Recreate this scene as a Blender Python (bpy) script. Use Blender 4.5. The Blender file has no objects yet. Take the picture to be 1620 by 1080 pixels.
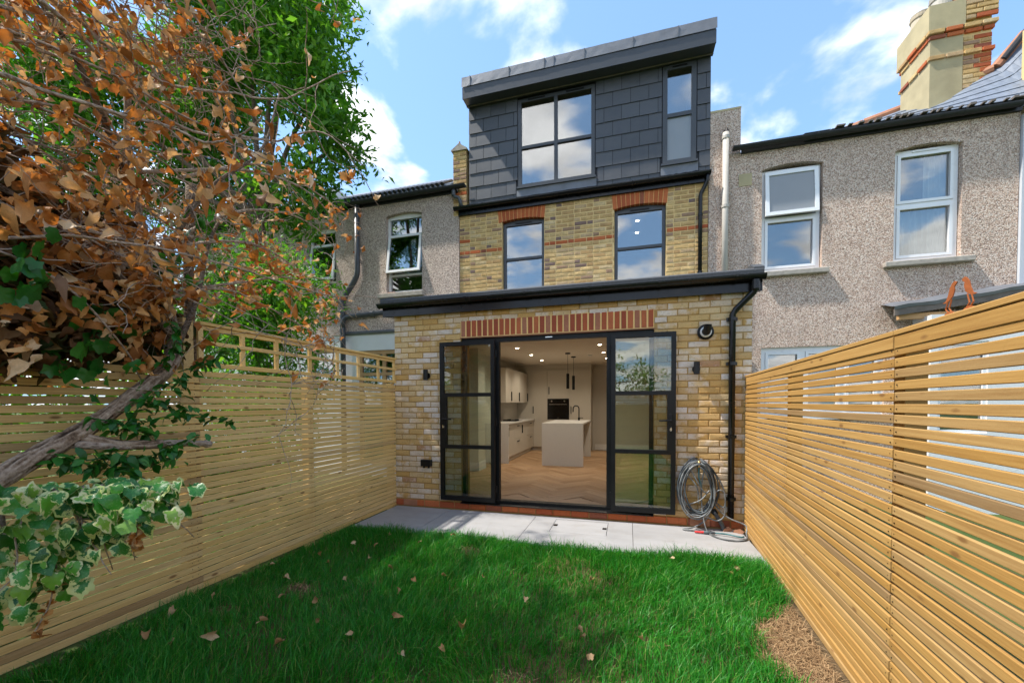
import bpy, bmesh, math, random
import numpy as np
from mathutils import Vector, Matrix, Quaternion
random.seed(7); RNG = np.random.default_rng(11)
R = math.radians
scene = bpy.context.scene
COL = scene.collection

# ------------------------------------------------------------------ camera
cd = bpy.data.cameras.new('camera'); cam = bpy.data.objects.new('camera', cd); COL.objects.link(cam)
cd.sensor_width = 36.0; cd.sensor_fit = 'HORIZONTAL'
cd.lens = 646.1 / 1620 * 36
cd.shift_y = (654.2 - 540) / 1620
cd.clip_start = 0.05; cd.clip_end = 2000
_yaw, _pit, _rol = R(15.94), R(-1.41), R(-0.21)
_f = Vector((-math.sin(_yaw) * math.cos(_pit), math.cos(_yaw) * math.cos(_pit), math.sin(_pit)))
_r = Vector((math.cos(_yaw), math.sin(_yaw), 0)); _u = _r.cross(_f)
_r2 = _r * math.cos(_rol) + _u * math.sin(_rol); _u2 = _u * math.cos(_rol) - _r * math.sin(_rol)
cam.matrix_world = Matrix(((_r2.x, _u2.x, -_f.x, 0), (_r2.y, _u2.y, -_f.y, 0), (_r2.z, _u2.z, -_f.z, 1.425), (0, 0, 0, 1)))
scene.camera = cam

# ------------------------------------------------------------------ light, sky, exposure
SUN = Vector((0.62, 0.16, -1.0)).normalized()
sl = bpy.data.lights.new('sun', 'SUN'); sl.energy = 1.25; sl.angle = R(1.5); sl.color = (1.0, 0.95, 0.87)
so = bpy.data.objects.new('sun', sl); COL.objects.link(so)
so.rotation_euler = SUN.to_track_quat('-Z', 'Y').to_euler(); so.location = (-6, -3, 12)
scene.render.engine = 'CYCLES'
vs = scene.view_settings
vs.view_transform = 'Standard'; vs.look = 'None'; vs.exposure = 2.55; vs.gamma = 1.0; vs.use_curve_mapping = False
scene.cycles.max_bounces = 7; scene.cycles.diffuse_bounces = 3; scene.cycles.transparent_max_bounces = 12
scene.cycles.glossy_bounces = 4; scene.cycles.transmission_bounces = 6
scene.cycles.caustics_reflective = False; scene.cycles.caustics_refractive = False
scene.cycles.use_denoising = True
scene.cycles.sample_clamp_indirect = 6.0

world = bpy.data.worlds.new('World'); scene.world = world; world.use_nodes = True
wt = world.node_tree; wt.nodes.clear()
def wn(t, ins=None, **pr):
    n = wt.nodes.new(t)
    for k, v in pr.items(): setattr(n, k, v)
    for k, v in (ins or {}).items():
        if isinstance(v, bpy.types.NodeSocket): wt.links.new(v, n.inputs[k])
        else: n.inputs[k].default_value = v
    return n
sky = wn('ShaderNodeTexSky', sky_type='NISHITA', sun_disc=False, sun_elevation=math.asin(-SUN.z),
         sun_rotation=math.atan2(-SUN.x, -SUN.y), air_density=1.0, dust_density=0.6, ozone_density=2.0)
wtc = wn('ShaderNodeTexCoord')
wsep = wn('ShaderNodeSeparateXYZ', {0: wtc.outputs['Generated']})
wz = wn('ShaderNodeMath', {0: wsep.outputs[2], 1: 0.22}, operation='ADD')
wz2 = wn('ShaderNodeMath', {0: wz.outputs[0], 1: 0.06}, operation='MAXIMUM')
wx = wn('ShaderNodeMath', {0: wsep.outputs[0], 1: wz2.outputs[0]}, operation='DIVIDE')
wy = wn('ShaderNodeMath', {0: wsep.outputs[1], 1: wz2.outputs[0]}, operation='DIVIDE')
SKYZ = 17.3
wv = wn('ShaderNodeCombineXYZ', {0: wx.outputs[0], 1: wy.outputs[0], 2: SKYZ})
wn1 = wn('ShaderNodeTexNoise', {'Vector': wv.outputs[0], 'Scale': 2.6, 'Detail': 9.0, 'Roughness': 0.50, 'Distortion': 0.2})
# more cloud towards the horizon, as in the photograph
wb = wn('ShaderNodeMapRange', {'Value': wsep.outputs[2], 'From Min': 0.12, 'From Max': 0.85, 'To Min': 0.105, 'To Max': -0.025})
wsum = wn('ShaderNodeMath', {0: wn1.outputs['Fac'], 1: wb.outputs[0]}, operation='ADD')
wr = wn('ShaderNodeMapRange', {'Value': wsum.outputs[0], 'From Min': 0.525, 'From Max': 0.635, 'To Min': 0.0, 'To Max': 0.97}, interpolation_type='SMOOTHSTEP')
wn2 = wn('ShaderNodeTexNoise', {'Vector': wv.outputs[0], 'Scale': 4.1, 'Detail': 6.0, 'Roughness': 0.55})
wcc = wn('ShaderNodeMapRange', {'Value': wn2.outputs['Fac'], 'From Min': 0.36, 'From Max': 0.62, 'To Min': 1.45, 'To Max': 2.4})
wcm = wn('ShaderNodeMixRGB', {0: 1.0, 1: (0.97, 0.985, 1.02, 1), 2: wcc.outputs[0]}, blend_type='MULTIPLY')
# haze-free blue: soft shoulder on the sky radiance, the same in every direction
wk = wn('ShaderNodeVectorMath', {0: sky.outputs[0], 1: (0.66, 0.40, 0.225)}, operation='MULTIPLY')
wk1 = wn('ShaderNodeVectorMath', {0: wk.outputs[0], 1: (1.0, 1.0, 1.0)}, operation='ADD')
wdv = wn('ShaderNodeVectorMath', {0: sky.outputs[0], 1: wk1.outputs[0]}, operation='DIVIDE')
wsat = wn('ShaderNodeVectorMath', {0: wdv.outputs[0], 1: (0.66, 0.72, 0.72)}, operation='MULTIPLY')
wmix = wn('ShaderNodeMixRGB', {0: wr.outputs[0], 1: wsat.outputs[0], 2: wcm.outputs[0]})
wbg = wn('ShaderNodeBackground', {'Color': wmix.outputs[0], 'Strength': 0.15})
wo = wn('ShaderNodeOutputWorld', {'Surface': wbg.outputs[0]})

# ------------------------------------------------------------------ helpers: scene objects
WLOC = {}
def tag(o, label=None, cat=None, group=None, kind=None):
    if label: o['label'] = label
    if cat: o['category'] = cat
    if group: o['group'] = group
    if kind: o['kind'] = kind
    return o
def attach(o, parent):
    if parent is not None:
        o.parent = parent
        o.matrix_parent_inverse = Matrix.Translation(-WLOC.get(parent.name, Vector((0, 0, 0))))
def empty(name, loc, label, cat, group=None):
    o = bpy.data.objects.new(name, None); COL.objects.link(o)
    o.location = loc; o.empty_display_size = 0.1; WLOC[o.name] = Vector(loc)
    return tag(o, label, cat, group)
def link(name, me, parent=None, loc=(0, 0, 0)):
    o = bpy.data.objects.new(name, me); COL.objects.link(o); o.location = loc
    WLOC[o.name] = Vector(loc)
    attach(o, parent)
    return o

class MB:
    """collects shapes into one mesh"""
    def __init__(s): s.v = []; s.f = []
    def add(s, vs, fs):
        b = len(s.v); s.v += [tuple(p) for p in vs]; s.f += [tuple(b + i for i in f) for f in fs]; return s
    def box(s, x0, x1, y0, y1, z0, z1, c=0.0):
        if c <= 0:
            vs = [(x, y, z) for z in (z0, z1) for y in (y0, y1) for x in (x0, x1)]
            return s.add(vs, [(0, 2, 3, 1), (4, 5, 7, 6), (0, 1, 5, 4), (2, 6, 7, 3), (0, 4, 6, 2), (1, 3, 7, 5)])
        # chamfered box through a bmesh
        bm = bmesh.new(); bmesh.ops.create_cube(bm, size=1.0)
        for v in bm.verts:
            v.co = Vector(((x0 + x1) / 2 + v.co.x * (x1 - x0), (y0 + y1) / 2 + v.co.y * (y1 - y0), (z0 + z1) / 2 + v.co.z * (z1 - z0)))
        bmesh.ops.bevel(bm, geom=bm.edges[:], offset=c, segments=1, affect='EDGES')
        bm.verts.index_update()
        s.add([v.co for v in bm.verts], [[v.index for v in f.verts] for f in bm.faces]); bm.free(); return s
    def prism(s, poly, axis, a, b):
        """poly: 2D points; axis 'x' -> (y,z), 'y' -> (x,z), 'z' -> (x,y)"""
        def p3(p, t):
            return {'x': (t, p[0], p[1]), 'y': (p[0], t, p[1]), 'z': (p[0], p[1], t)}[axis]
        n = len(poly); vs = [p3(p, a) for p in poly] + [p3(p, b) for p in poly]
        fs = [tuple(range(n - 1, -1, -1)), tuple(range(n, 2 * n))] + [(i, (i + 1) % n, n + (i + 1) % n, n + i) for i in range(n)]
        return s.add(vs, fs)
    def tube(s, pts, r, n=8, caps=True):
        pts = [Vector(p) for p in pts]; rs = r if isinstance(r, (list, tuple)) else [r] * len(pts)
        b = len(s.v); up = None
        for i, p in enumerate(pts):
            d = (pts[min(i + 1, len(pts) - 1)] - pts[max(i - 1, 0)])
            if d.length < 1e-9: d = Vector((0, 0, 1))
            d.normalize()
            if up is None:
                up = Vector((0, 0, 1)) if abs(d.z) < 0.9 else Vector((1, 0, 0))
            a = d.cross(up)
            if a.length < 1e-6: a = d.orthogonal()
            a.normalize(); c = a.cross(d).normalized(); up = c
            for k in range(n):
                t = 2 * math.pi * k / n
                s.v.append(tuple(p + a * (math.cos(t) * rs[i]) + c * (math.sin(t) * rs[i])))
        for i in range(len(pts) - 1):
            for k in range(n):
                s.f.append((b + i * n + k, b + i * n + (k + 1) % n, b + (i + 1) * n + (k + 1) % n, b + (i + 1) * n + k))
        if caps:
            s.f.append(tuple(b + k for k in range(n - 1, -1, -1))); e = b + (len(pts) - 1) * n
            s.f.append(tuple(e + k for k in range(n)))
        return s
    def cyl(s, p0, p1, r0, r1=None, n=16):
        return s.tube([p0, p1], [r0, r0 if r1 is None else r1], n)
    def lathe(s, c, prof, n=20, axis='z'):
        """prof: (radius, height) pairs about an axis through c"""
        b = len(s.v); c = Vector(c)
        for r, h in prof:
            for k in range(n):
                t = 2 * math.pi * k / n; q = (r * math.cos(t), r * math.sin(t))
                o = {'z': (q[0], q[1], h), 'y': (q[0], h, q[1]), 'x': (h, q[0], q[1])}[axis]
                s.v.append(tuple(c + Vector(o)))
        for i in range(len(prof) - 1):
            for k in range(n):
                s.f.append((b + i * n + k, b + i * n + (k + 1) % n, b + (i + 1) * n + (k + 1) % n, b + (i + 1) * n + k))
        return s
    def frame(s, x0, x1, z0, z1, y0, y1, w, wb=None, wt=None):
        """rectangular frame in the XZ plane, butted at the corners"""
        wb = w if wb is None else wb; wt = w if wt is None else wt
        s.box(x0, x0 + w, y0, y1, z0, z1); s.box(x1 - w, x1, y0, y1, z0, z1)
        s.box(x0 + w, x1 - w, y0, y1, z0, z0 + wb); s.box(x0 + w, x1 - w, y0, y1, z1 - wt, z1); return s
    def mesh(s, name, mat=None, smooth=False, recalc=True):
        me = bpy.data.meshes.new(name); me.from_pydata(s.v, [], s.f)
        if recalc:
            bm = bmesh.new(); bm.from_mesh(me); bmesh.ops.recalc_face_normals(bm, faces=bm.faces[:]); bm.to_mesh(me); bm.free()
        if mat: me.materials.append(mat)
        if smooth: me.shade_smooth()
        me.update(); return me
    def build(s, name, mat, parent=None, smooth=False, recalc=True, origin=(0, 0, 0)):
        if origin != (0, 0, 0):
            s.v = [(p[0] - origin[0], p[1] - origin[1], p[2] - origin[2]) for p in s.v]
        return link(name, s.mesh(name, mat, smooth, recalc), parent, origin)

def np_mesh(name, V, F, mat, smooth=False, attr=None):
    """fast mesh from numpy arrays; every face has the same number of corners"""
    me = bpy.data.meshes.new(name); k = F.shape[1]
    me.vertices.add(len(V)); me.vertices.foreach_set('co', np.ascontiguousarray(V, dtype=np.float32).ravel())
    me.loops.add(F.size); me.loops.foreach_set('vertex_index', np.ascontiguousarray(F, dtype=np.int32).ravel())
    me.polygons.add(len(F)); me.polygons.foreach_set('loop_start', np.arange(0, F.size, k, dtype=np.int32))
    me.polygons.foreach_set('loop_total', np.full(len(F), k, dtype=np.int32))
    if attr is not None:
        a = me.attributes.new('blend', 'FLOAT', 'POINT'); a.data.foreach_set('value', np.ascontiguousarray(attr, dtype=np.float32))
    if mat: me.materials.append(mat)
    me.update(calc_edges=True)
    if smooth: me.shade_smooth()
    return me

def grid_wall(x0, x1, z0, z1, y0, y1, holes):
    """solid wall slab in the XZ plane with rectangular openings, one closed shell"""
    xs = sorted({x0, x1} | {min(max(h[i], x0), x1) for h in holes for i in (0, 1)})
    zs = sorted({z0, z1} | {min(max(h[i], z0), z1) for h in holes for i in (2, 3)})
    def solid(i, j):
        if i < 0 or j < 0 or i >= len(xs) - 1 or j >= len(zs) - 1: return False
        cx, cz = (xs[i] + xs[i + 1]) / 2, (zs[j] + zs[j + 1]) / 2
        return not any(h[0] < cx < h[1] and h[2] < cz < h[3] for h in holes)
    m = MB(); ix = {}
    def vt(i, j, k):
        if (i, j, k) not in ix:
            ix[(i, j, k)] = len(m.v); m.v.append((xs[i], (y0, y1)[k], zs[j]))
        return ix[(i, j, k)]
    for i in range(len(xs) - 1):
        for j in range(len(zs) - 1):
            if not solid(i, j): continue
            m.f.append((vt(i, j, 0), vt(i + 1, j, 0), vt(i + 1, j + 1, 0), vt(i, j + 1, 0)))
            m.f.append((vt(i, j, 1), vt(i, j + 1, 1), vt(i + 1, j + 1, 1), vt(i + 1, j, 1)))
            if not solid(i - 1, j): m.f.append((vt(i, j, 0), vt(i, j + 1, 0), vt(i, j + 1, 1), vt(i, j, 1)))
            if not solid(i + 1, j): m.f.append((vt(i + 1, j, 0), vt(i + 1, j, 1), vt(i + 1, j + 1, 1), vt(i + 1, j + 1, 0)))
            if not solid(i, j - 1): m.f.append((vt(i, j, 0), vt(i, j, 1), vt(i + 1, j, 1), vt(i + 1, j, 0)))
            if not solid(i, j + 1): m.f.append((vt(i, j + 1, 0), vt(i + 1, j + 1, 0), vt(i + 1, j + 1, 1), vt(i, j + 1, 1)))
    return m

# ------------------------------------------------------------------ helpers: materials
class NT:
    def __init__(s, name):
        s.m = bpy.data.materials.new(name); s.m.use_nodes = True; s.t = s.m.node_tree; s.t.nodes.clear()
        s.out = s.t.nodes.new('ShaderNodeOutputMaterial')
    def n(s, typ, ins=None, **pr):
        n = s.t.nodes.new('ShaderNode' + typ)
        for k, v in pr.items(): setattr(n, k, v)
        for k, v in (ins or {}).items(): s.set(n.inputs[k], v)
        return n
    def set(s, inp, v):
        if isinstance(v, bpy.types.NodeSocket): s.t.links.new(v, inp)
        elif isinstance(v, tuple) and len(v) == 3 and inp.type == 'RGBA': inp.default_value = (*v, 1)
        else: inp.default_value = v
    def co(s, kind='Object'): return s.n('TexCoord').outputs[kind]
    def mp(s, vec, scale=(1, 1, 1), loc=(0, 0, 0), rot=(0, 0, 0)):
        return s.n('Mapping', {'Vector': vec, 'Scale': scale, 'Location': loc, 'Rotation': rot}).outputs[0]
    def noise(s, vec, scale, det=4.0, rough=0.55, out='Fac', dist=0.0):
        return s.n('TexNoise', {'Vector': vec, 'Scale': scale, 'Detail': det, 'Roughness': rough, 'Distortion': dist}).outputs[out]
    def vor(s, vec, scale, out='Distance', rnd=1.0):
        return s.n('TexVoronoi', {'Vector': vec, 'Scale': scale, 'Randomness': rnd}).outputs[out]
    def ramp(s, fac, stops, interp='LINEAR'):
        r = s.n('ValToRGB', {'Fac': fac}); cr = r.color_ramp; cr.interpolation = interp
        while len(cr.elements) < len(stops): cr.elements.new(0.5)
        for e, (p, c) in zip(cr.elements, stops):
            e.position = p; e.color = (*c, 1) if isinstance(c, tuple) else (c, c, c, 1)
        return r.outputs[0]
    def mix(s, fac, a, b, blend='MIX'):
        return s.n('MixRGB', {0: fac, 1: a, 2: b}, blend_type=blend).outputs[0]
    def math(s, op, a, b=0.0):
        return s.n('Math', {0: a, 1: b}, operation=op).outputs[0]
    def rng(s, v, a, b, c, d):
        return s.n('MapRange', {'Value': v, 'From Min': a, 'From Max': b, 'To Min': c, 'To Max': d}).outputs[0]
    def bump(s, h, strength=0.3, dist=0.01):
        return s.n('Bump', {'Height': h, 'Strength': strength, 'Distance': dist}).outputs[0]
    def rand(s):
        """one random number per object and per loose piece of a mesh"""
        a = s.n('ObjectInfo').outputs['Random']; b = s.n('NewGeometry').outputs['Random Per Island']
        return s.math('FRACT', s.math('ADD', a, s.math('MULTIPLY', b, 3.17)))
    def offs(s, vec, rnd, k=37.0):
        """shift coordinates by a random amount so that copies do not repeat"""
        o = s.n('CombineXYZ', {0: s.math('MULTIPLY', rnd, k), 1: s.math('MULTIPLY', rnd, k * 0.7), 2: s.math('MULTIPLY', rnd, k * 1.3)}).outputs[0]
        return s.n('VectorMath', {0: vec, 1: o}, operation='ADD').outputs[0]
    def bsdf(s, col, rough=0.7, normal=None, spec=0.35, metal=0.0, **kw):
        ins = {'Base Color': col, 'Roughness': rough, 'Specular IOR Level': spec, 'Metallic': metal}
        if normal is not None: ins['Normal'] = normal
        ins.update(kw)
        return s.n('BsdfPrincipled', ins).outputs[0]
    def done(s, shader):
        s.t.links.new(shader, s.out.inputs[0]); return s.m

def simple(name, col, rough=0.6, spec=0.4, metal=0.0, var=0.12, scale=6.0, bump=0.0, bscale=60.0):
    n = NT(name); c = n.co()
    f = n.noise(c, scale, 5.0, 0.6)
    dark = tuple(max(0, x * (1 - var)) for x in col); lite = tuple(min(1, x * (1 + var)) for x in col)
    nm = n.bump(n.noise(c, bscale, 4.0), bump, 0.004) if bump else None
    rr = n.rng(n.noise(c, scale * 2.3, 4.0), 0.3, 0.7, max(0.03, rough - 0.08), min(1, rough + 0.08))
    return n.done(n.bsdf(n.mix(f, dark, lite), rr, nm, spec, metal))

M = {}
def brick_mat(name, stops, stain, stain_amt=0.35, white=None):
    n = NT(name); r = n.rand(); oi = n.n('ObjectInfo').outputs['Location']
    c = n.offs(n.co(), r)
    rr = r
    col = n.ramp(rr, stops, 'CONSTANT')
    g = n.noise(c, 9.0, 6.0, 0.65)
    col = n.mix(n.rng(g, 0.35, 0.7, 0.0, stain_amt), col, stain)
    if white:
        w = n.noise(c, 5.0, 5.0, 0.6)
        wf = n.rng(w, 0.44, 0.62, 0.0, 0.75)
        wsel = n.math('GREATER_THAN', n.math('FRACT', n.math('MULTIPLY', r, 7.77)), 0.52)
        col = n.mix(n.math('MULTIPLY', wf, wsel), col, white)
    col = n.mix(n.rng(n.noise(c, 60.0, 3.0), 0.55, 0.75, 0.0, 0.45), col, (0.10, 0.065, 0.03))
    h = n.math('ADD', n.noise(c, 28.0, 6.0, 0.7), n.math('MULTIPLY', n.noise(c, 140.0, 3.0), 0.4))
    return n.done(n.bsdf(col, 0.9, n.bump(h, 0.55, 0.006), 0.2))
M['brick_new'] = brick_mat('reclaimed_stock_brick', [(0.0, (0.62, 0.405, 0.165)), (0.18, (0.56, 0.34, 0.115)), (0.32, (0.67, 0.49, 0.265)),
    (0.48, (0.70, 0.56, 0.40)), (0.66, (0.70, 0.61, 0.53)), (0.80, (0.57, 0.365, 0.16)), (0.9, (0.64, 0.515, 0.38)), (0.97, (0.43, 0.235, 0.13))],
    (0.50, 0.315, 0.125), 0.45, (0.76, 0.68, 0.61))
M['brick_old'] = brick_mat('weathered_stock_brick', [(0.0, (0.63, 0.42, 0.175)), (0.25, (0.69, 0.485, 0.22)), (0.45, (0.53, 0.335, 0.145)),
    (0.62, (0.58, 0.41, 0.23)), (0.76, (0.70, 0.53, 0.29)), (0.86, (0.37, 0.235, 0.155)), (0.94, (0.21, 0.145, 0.13))], (0.27, 0.16, 0.08), 0.6)
M['brick_red'] = brick_mat('orange_red_brick', [(0.0, (0.50, 0.13, 0.045)), (0.4, (0.56, 0.165, 0.06)), (0.7, (0.44, 0.11, 0.045)), (0.92, (0.30, 0.10, 0.06))], (0.34, 0.10, 0.045), 0.35)
M['brick_soldier'] = brick_mat('dark_red_brick', [(0.0, (0.42, 0.105, 0.045)), (0.35, (0.50, 0.145, 0.06)), (0.6, (0.34, 0.08, 0.04)), (0.85, (0.40, 0.17, 0.10))], (0.30, 0.085, 0.05), 0.4)
def mortar_mat(name, a, b):
    n = NT(name); c = n.co()
    col = n.mix(n.noise(c, 7.0, 6.0, 0.65), a, b)
    return n.done(n.bsdf(col, 0.95, n.bump(n.noise(c, 120.0, 5.0, 0.7), 0.5, 0.004), 0.15))
M['mortar_new'] = mortar_mat('ochre_mortar', (0.34, 0.205, 0.07), (0.47, 0.30, 0.115))
M['mortar_arch'] = mortar_mat('yellow_pointing', (0.72, 0.46, 0.17), (0.84, 0.58, 0.25))
M['mortar_old'] = mortar_mat('pale_yellow_mortar', (0.66, 0.46, 0.205), (0.80, 0.60, 0.30))
def pebble_mat(name, base, warm):
    n = NT(name); c = n.co()
    v1 = n.n('TexVoronoi', {'Vector': c, 'Scale': 76.0}); v2 = n.n('TexVoronoi', {'Vector': c, 'Scale': 130.0})
    s1 = n.n('SeparateColor', {0: v1.outputs['Color']}).outputs[0]; s2 = n.n('SeparateColor', {0: v2.outputs['Color']}).outputs[1]
    k = n.math('ADD', n.math('MULTIPLY', s1, 0.6), n.math('MULTIPLY', s2, 0.4))
    col = n.ramp(k, [(0.14, (0.20, 0.14, 0.11)), (0.32, base), (0.52, warm), (0.70, (0.82, 0.66, 0.54)), (0.88, (0.90, 0.81, 0.71))])
    gap = n.rng(v1.outputs['Distance'], 0.50, 0.80, 0.0, 0.45)
    col = n.mix(gap, col, (0.11, 0.08, 0.065))
    big = n.noise(c, 0.9, 5.0, 0.6); col = n.mix(n.rng(big, 0.35, 0.7, 0.0, 0.22), col, (0.32, 0.26, 0.22))
    # rain streaks below sills and the gutter
    st = n.noise(n.mp(c, (3.0, 3.0, 0.25)), 1.6, 5.0, 0.6)
    col = n.mix(n.rng(st, 0.52, 0.74, 0.0, 0.38), col, (0.27, 0.20, 0.16))
    h = n.math('SUBTRACT', 1.0, v1.outputs['Distance'])
    return n.done(n.bsdf(col, 0.85, n.bump(h, 0.9, 0.012), 0.25))
M['pebble_r'] = pebble_mat('pebbledash_buff', (0.52, 0.345, 0.25), (0.72, 0.53, 0.41))
M['pebble_l'] = pebble_mat('pebbledash_grey', (0.44, 0.325, 0.27), (0.64, 0.51, 0.44))
def wood_mat(name, cols, knot=(0.20, 0.095, 0.03), green=0.0):
    n = NT(name); r = n.rand(); c = n.offs(n.co(), r, 53.0)
    base = n.ramp(r, cols, 'LINEAR')
    g = n.noise(n.mp(c, (1.6, 70.0, 70.0)), 1.6, 6.0, 0.6, dist=0.35)
    col = n.mix(n.rng(g, 0.30, 0.70, 0.0, 0.80), base, n.mix(1.0, base, (0.60, 0.49, 0.38), 'MULTIPLY'))
    g2 = n.noise(n.mp(c, (0.7, 5.0, 5.0)), 1.3, 4.0, 0.5)
    col = n.mix(n.rng(g2, 0.40, 0.72, 0.0, 0.40), col, n.mix(1.0, base, (1.10, 1.05, 0.92), 'MULTIPLY'))
    kv = n.n('TexVoronoi', {'Vector': n.mp(c, (7.0, 19.0, 19.0)), 'Scale': 1.0})
    kf = n.rng(kv.outputs['Distance'], 0.12, 0.24, 1.0, 0.0)
    ksel = n.math('GREATER_THAN', n.n('SeparateColor', {0: kv.outputs['Color']}).outputs[0], 0.80)
    col = n.mix(n.math('MULTIPLY', n.math('MULTIPLY', kf, ksel), 0.85), col, knot)
    h = n.math('ADD', n.math('MULTIPLY', g, 0.7), n.noise(c, 90.0, 2.0))
    return n.done(n.bsdf(col, 0.72, n.bump(h, 0.18, 0.003), 0.25))
M['slat'] = wood_mat('fence_softwood', [(0.0, (0.45, 0.255, 0.075)), (0.3, (0.50, 0.305, 0.105)), (0.55, (0.42, 0.235, 0.065)), (0.80, (0.48, 0.305, 0.12)), (0.93, (0.36, 0.23, 0.10)), (1.0, (0.31, 0.20, 0.095))])
M['slat_l'] = wood_mat('fence_softwood_pale', [(0.0, (0.76, 0.53, 0.215)), (0.35, (0.80, 0.58, 0.26)), (0.6, (0.72, 0.49, 0.18)), (0.85, (0.78, 0.57, 0.27)), (0.95, (0.52, 0.36, 0.17)), (1.0, (0.46, 0.31, 0.15))])
M['oak'] = wood_mat('oak_floor', [(0.0, (0.52, 0.34, 0.20)), (0.4, (0.62, 0.43, 0.27)), (0.7, (0.46, 0.29, 0.16)), (1.0, (0.58, 0.39, 0.24))], knot=(0.3, 0.18, 0.09))
M['old_wood'] = simple('weathered_timber', (0.16, 0.135, 0.115), 0.85, 0.2, var=0.5, scale=9.0, bump=0.5)
M['bare_wood'] = simple('bare_timber_frame', (0.50, 0.30, 0.14), 0.7, 0.3, var=0.25)
def slate_mat():
    n = NT('fibre_slate'); r = n.rand(); c = n.offs(n.co(), r)
    b = n.ramp(r, [(0.0, (0.050, 0.053, 0.060)), (0.5, (0.060, 0.063, 0.071)), (1.0, (0.072, 0.075, 0.083))])
    g = n.noise(c, 5.0, 6.0, 0.6)
    col = n.mix(n.rng(g, 0.4, 0.75, 0.0, 0.4), b, (0.105, 0.107, 0.114))
    return n.done(n.bsdf(col, n.rng(g, 0.3, 0.7, 0.42, 0.60), n.bump(n.noise(c, 50.0, 5.0), 0.12, 0.003), 0.5))
M['slate'] = slate_mat()
M['lead'] = simple('lead_sheet', (0.155, 0.162, 0.178), 0.55, 0.5, 0.3, var=0.35, scale=5.0, bump=0.35, bscale=14.0)
M['lead_pale'] = simple('pale_lead_flashing', (0.33, 0.36, 0.41), 0.6, 0.4, 0.2, var=0.25, scale=4.0, bump=0.3, bscale=12.0)
M['grp'] = simple('dark_grp_roof_edge', (0.066, 0.068, 0.072), 0.75, 0.35, var=0.55, scale=45.0, bump=0.6, bscale=130.0)
M['fascia_grey'] = simple('anthracite_fascia', (0.052, 0.056, 0.064), 0.42, 0.5, var=0.15)
M['black_plastic'] = simple('black_upvc', (0.007, 0.007, 0.0075), 0.22, 0.35, var=0.35, scale=5.0, bump=0.05, bscale=8.0)
M['grey_plastic'] = simple('grey_pipe', (0.060, 0.064, 0.070), 0.40, 0.5, var=0.3, scale=7.0)
M['old_gutter'] = simple('weathered_black_gutter', (0.022, 0.022, 0.024), 0.5, 0.4, var=0.6, scale=12.0)
M['pale_pipe'] = simple('painted_iron_pipe', (0.47, 0.43, 0.37), 0.6, 0.3, var=0.18, scale=9.0, bump=0.2)
M['steel'] = simple('black_aluminium', (0.006, 0.006, 0.0065), 0.42, 0.3, var=0.25)
M['win_grey'] = simple('anthracite_window_frame', (0.048, 0.052, 0.058), 0.38, 0.5, var=0.1)
M['upvc'] = simple('white_upvc', (0.80, 0.80, 0.80), 0.32, 0.5, var=0.05, scale=3.0)
M['white_paint'] = simple('white_masonry_paint', (0.74, 0.74, 0.72), 0.85, 0.2, var=0.09, scale=3.0, bump=0.35, bscale=45.0)
M['grey_paint'] = simple('pale_grey_render', (0.55, 0.57, 0.60), 0.8, 0.2, var=0.08, scale=2.0, bump=0.2)
M['concrete'] = simple('stained_concrete_sill', (0.40, 0.355, 0.30), 0.9, 0.2, var=0.5, scale=16.0, bump=0.6, bscale=60.0)
M['render'] = simple('cement_render', (0.44, 0.37, 0.22), 0.9, 0.2, var=0.38, scale=2.6, bump=0.5, bscale=14.0)
M['terracotta'] = simple('terracotta', (0.38, 0.18, 0.105), 0.8, 0.25, var=0.3, scale=8.0, bump=0.2)
M['clay_pot'] = simple('buff_chimney_pot', (0.56, 0.47, 0.34), 0.8, 0.25, var=0.25, scale=5.0, bump=0.2)
M['slate_old'] = simple('natural_slate', (0.17, 0.20, 0.25), 0.5, 0.45, var=0.4, scale=9.0, bump=0.5, bscale=30.0)
M['brass'] = simple('brass_tap', (0.55, 0.38, 0.16), 0.35, 0.5, 0.9, var=0.2)
M['chrome'] = simple('brushed_chrome', (0.70, 0.70, 0.70), 0.22, 0.5, 1.0, var=0.05)
M['rust'] = simple('rusted_steel', (0.34, 0.105, 0.035), 0.9, 0.2, 0.2, var=0.35, scale=20.0, bump=0.4)
M['red_plastic'] = simple('red_plastic', (0.65, 0.04, 0.04), 0.35, 0.5)
M['room'] = simple('room_plaster', (0.30, 0.30, 0.30), 0.9, 0.2, var=0.05)
M['kitchen_wall'] = simple('kitchen_plaster', (0.60, 0.56, 0.49), 0.85, 0.2, var=0.04)
M['ceiling'] = simple('ceiling_plaster', (0.72, 0.66, 0.56), 0.85, 0.2, var=0.03)
M['cabinet'] = simple('beige_cabinet', (0.58, 0.53, 0.45), 0.5, 0.4, var=0.03)
M['skirting'] = simple('white_skirting', (0.76, 0.75, 0.72), 0.5, 0.4, var=0.03)
M['oven'] = simple('black_oven_glass', (0.008, 0.008, 0.008), 0.12, 0.6, var=0.1)
M['cotton'] = simple('white_net_curtain', (0.80, 0.80, 0.79), 0.9, 0.1, var=0.06)
def quartz():
    n = NT('white_quartz'); c = n.co()
    v = n.noise(c, 55.0, 5.0, 0.7)
    col = n.mix(n.rng(v, 0.52, 0.70, 0.0, 0.55), (0.74, 0.72, 0.68), (0.50, 0.47, 0.42))
    return n.done(n.bsdf(col, 0.3, None, 0.5))
M['quartz'] = quartz()
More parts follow.
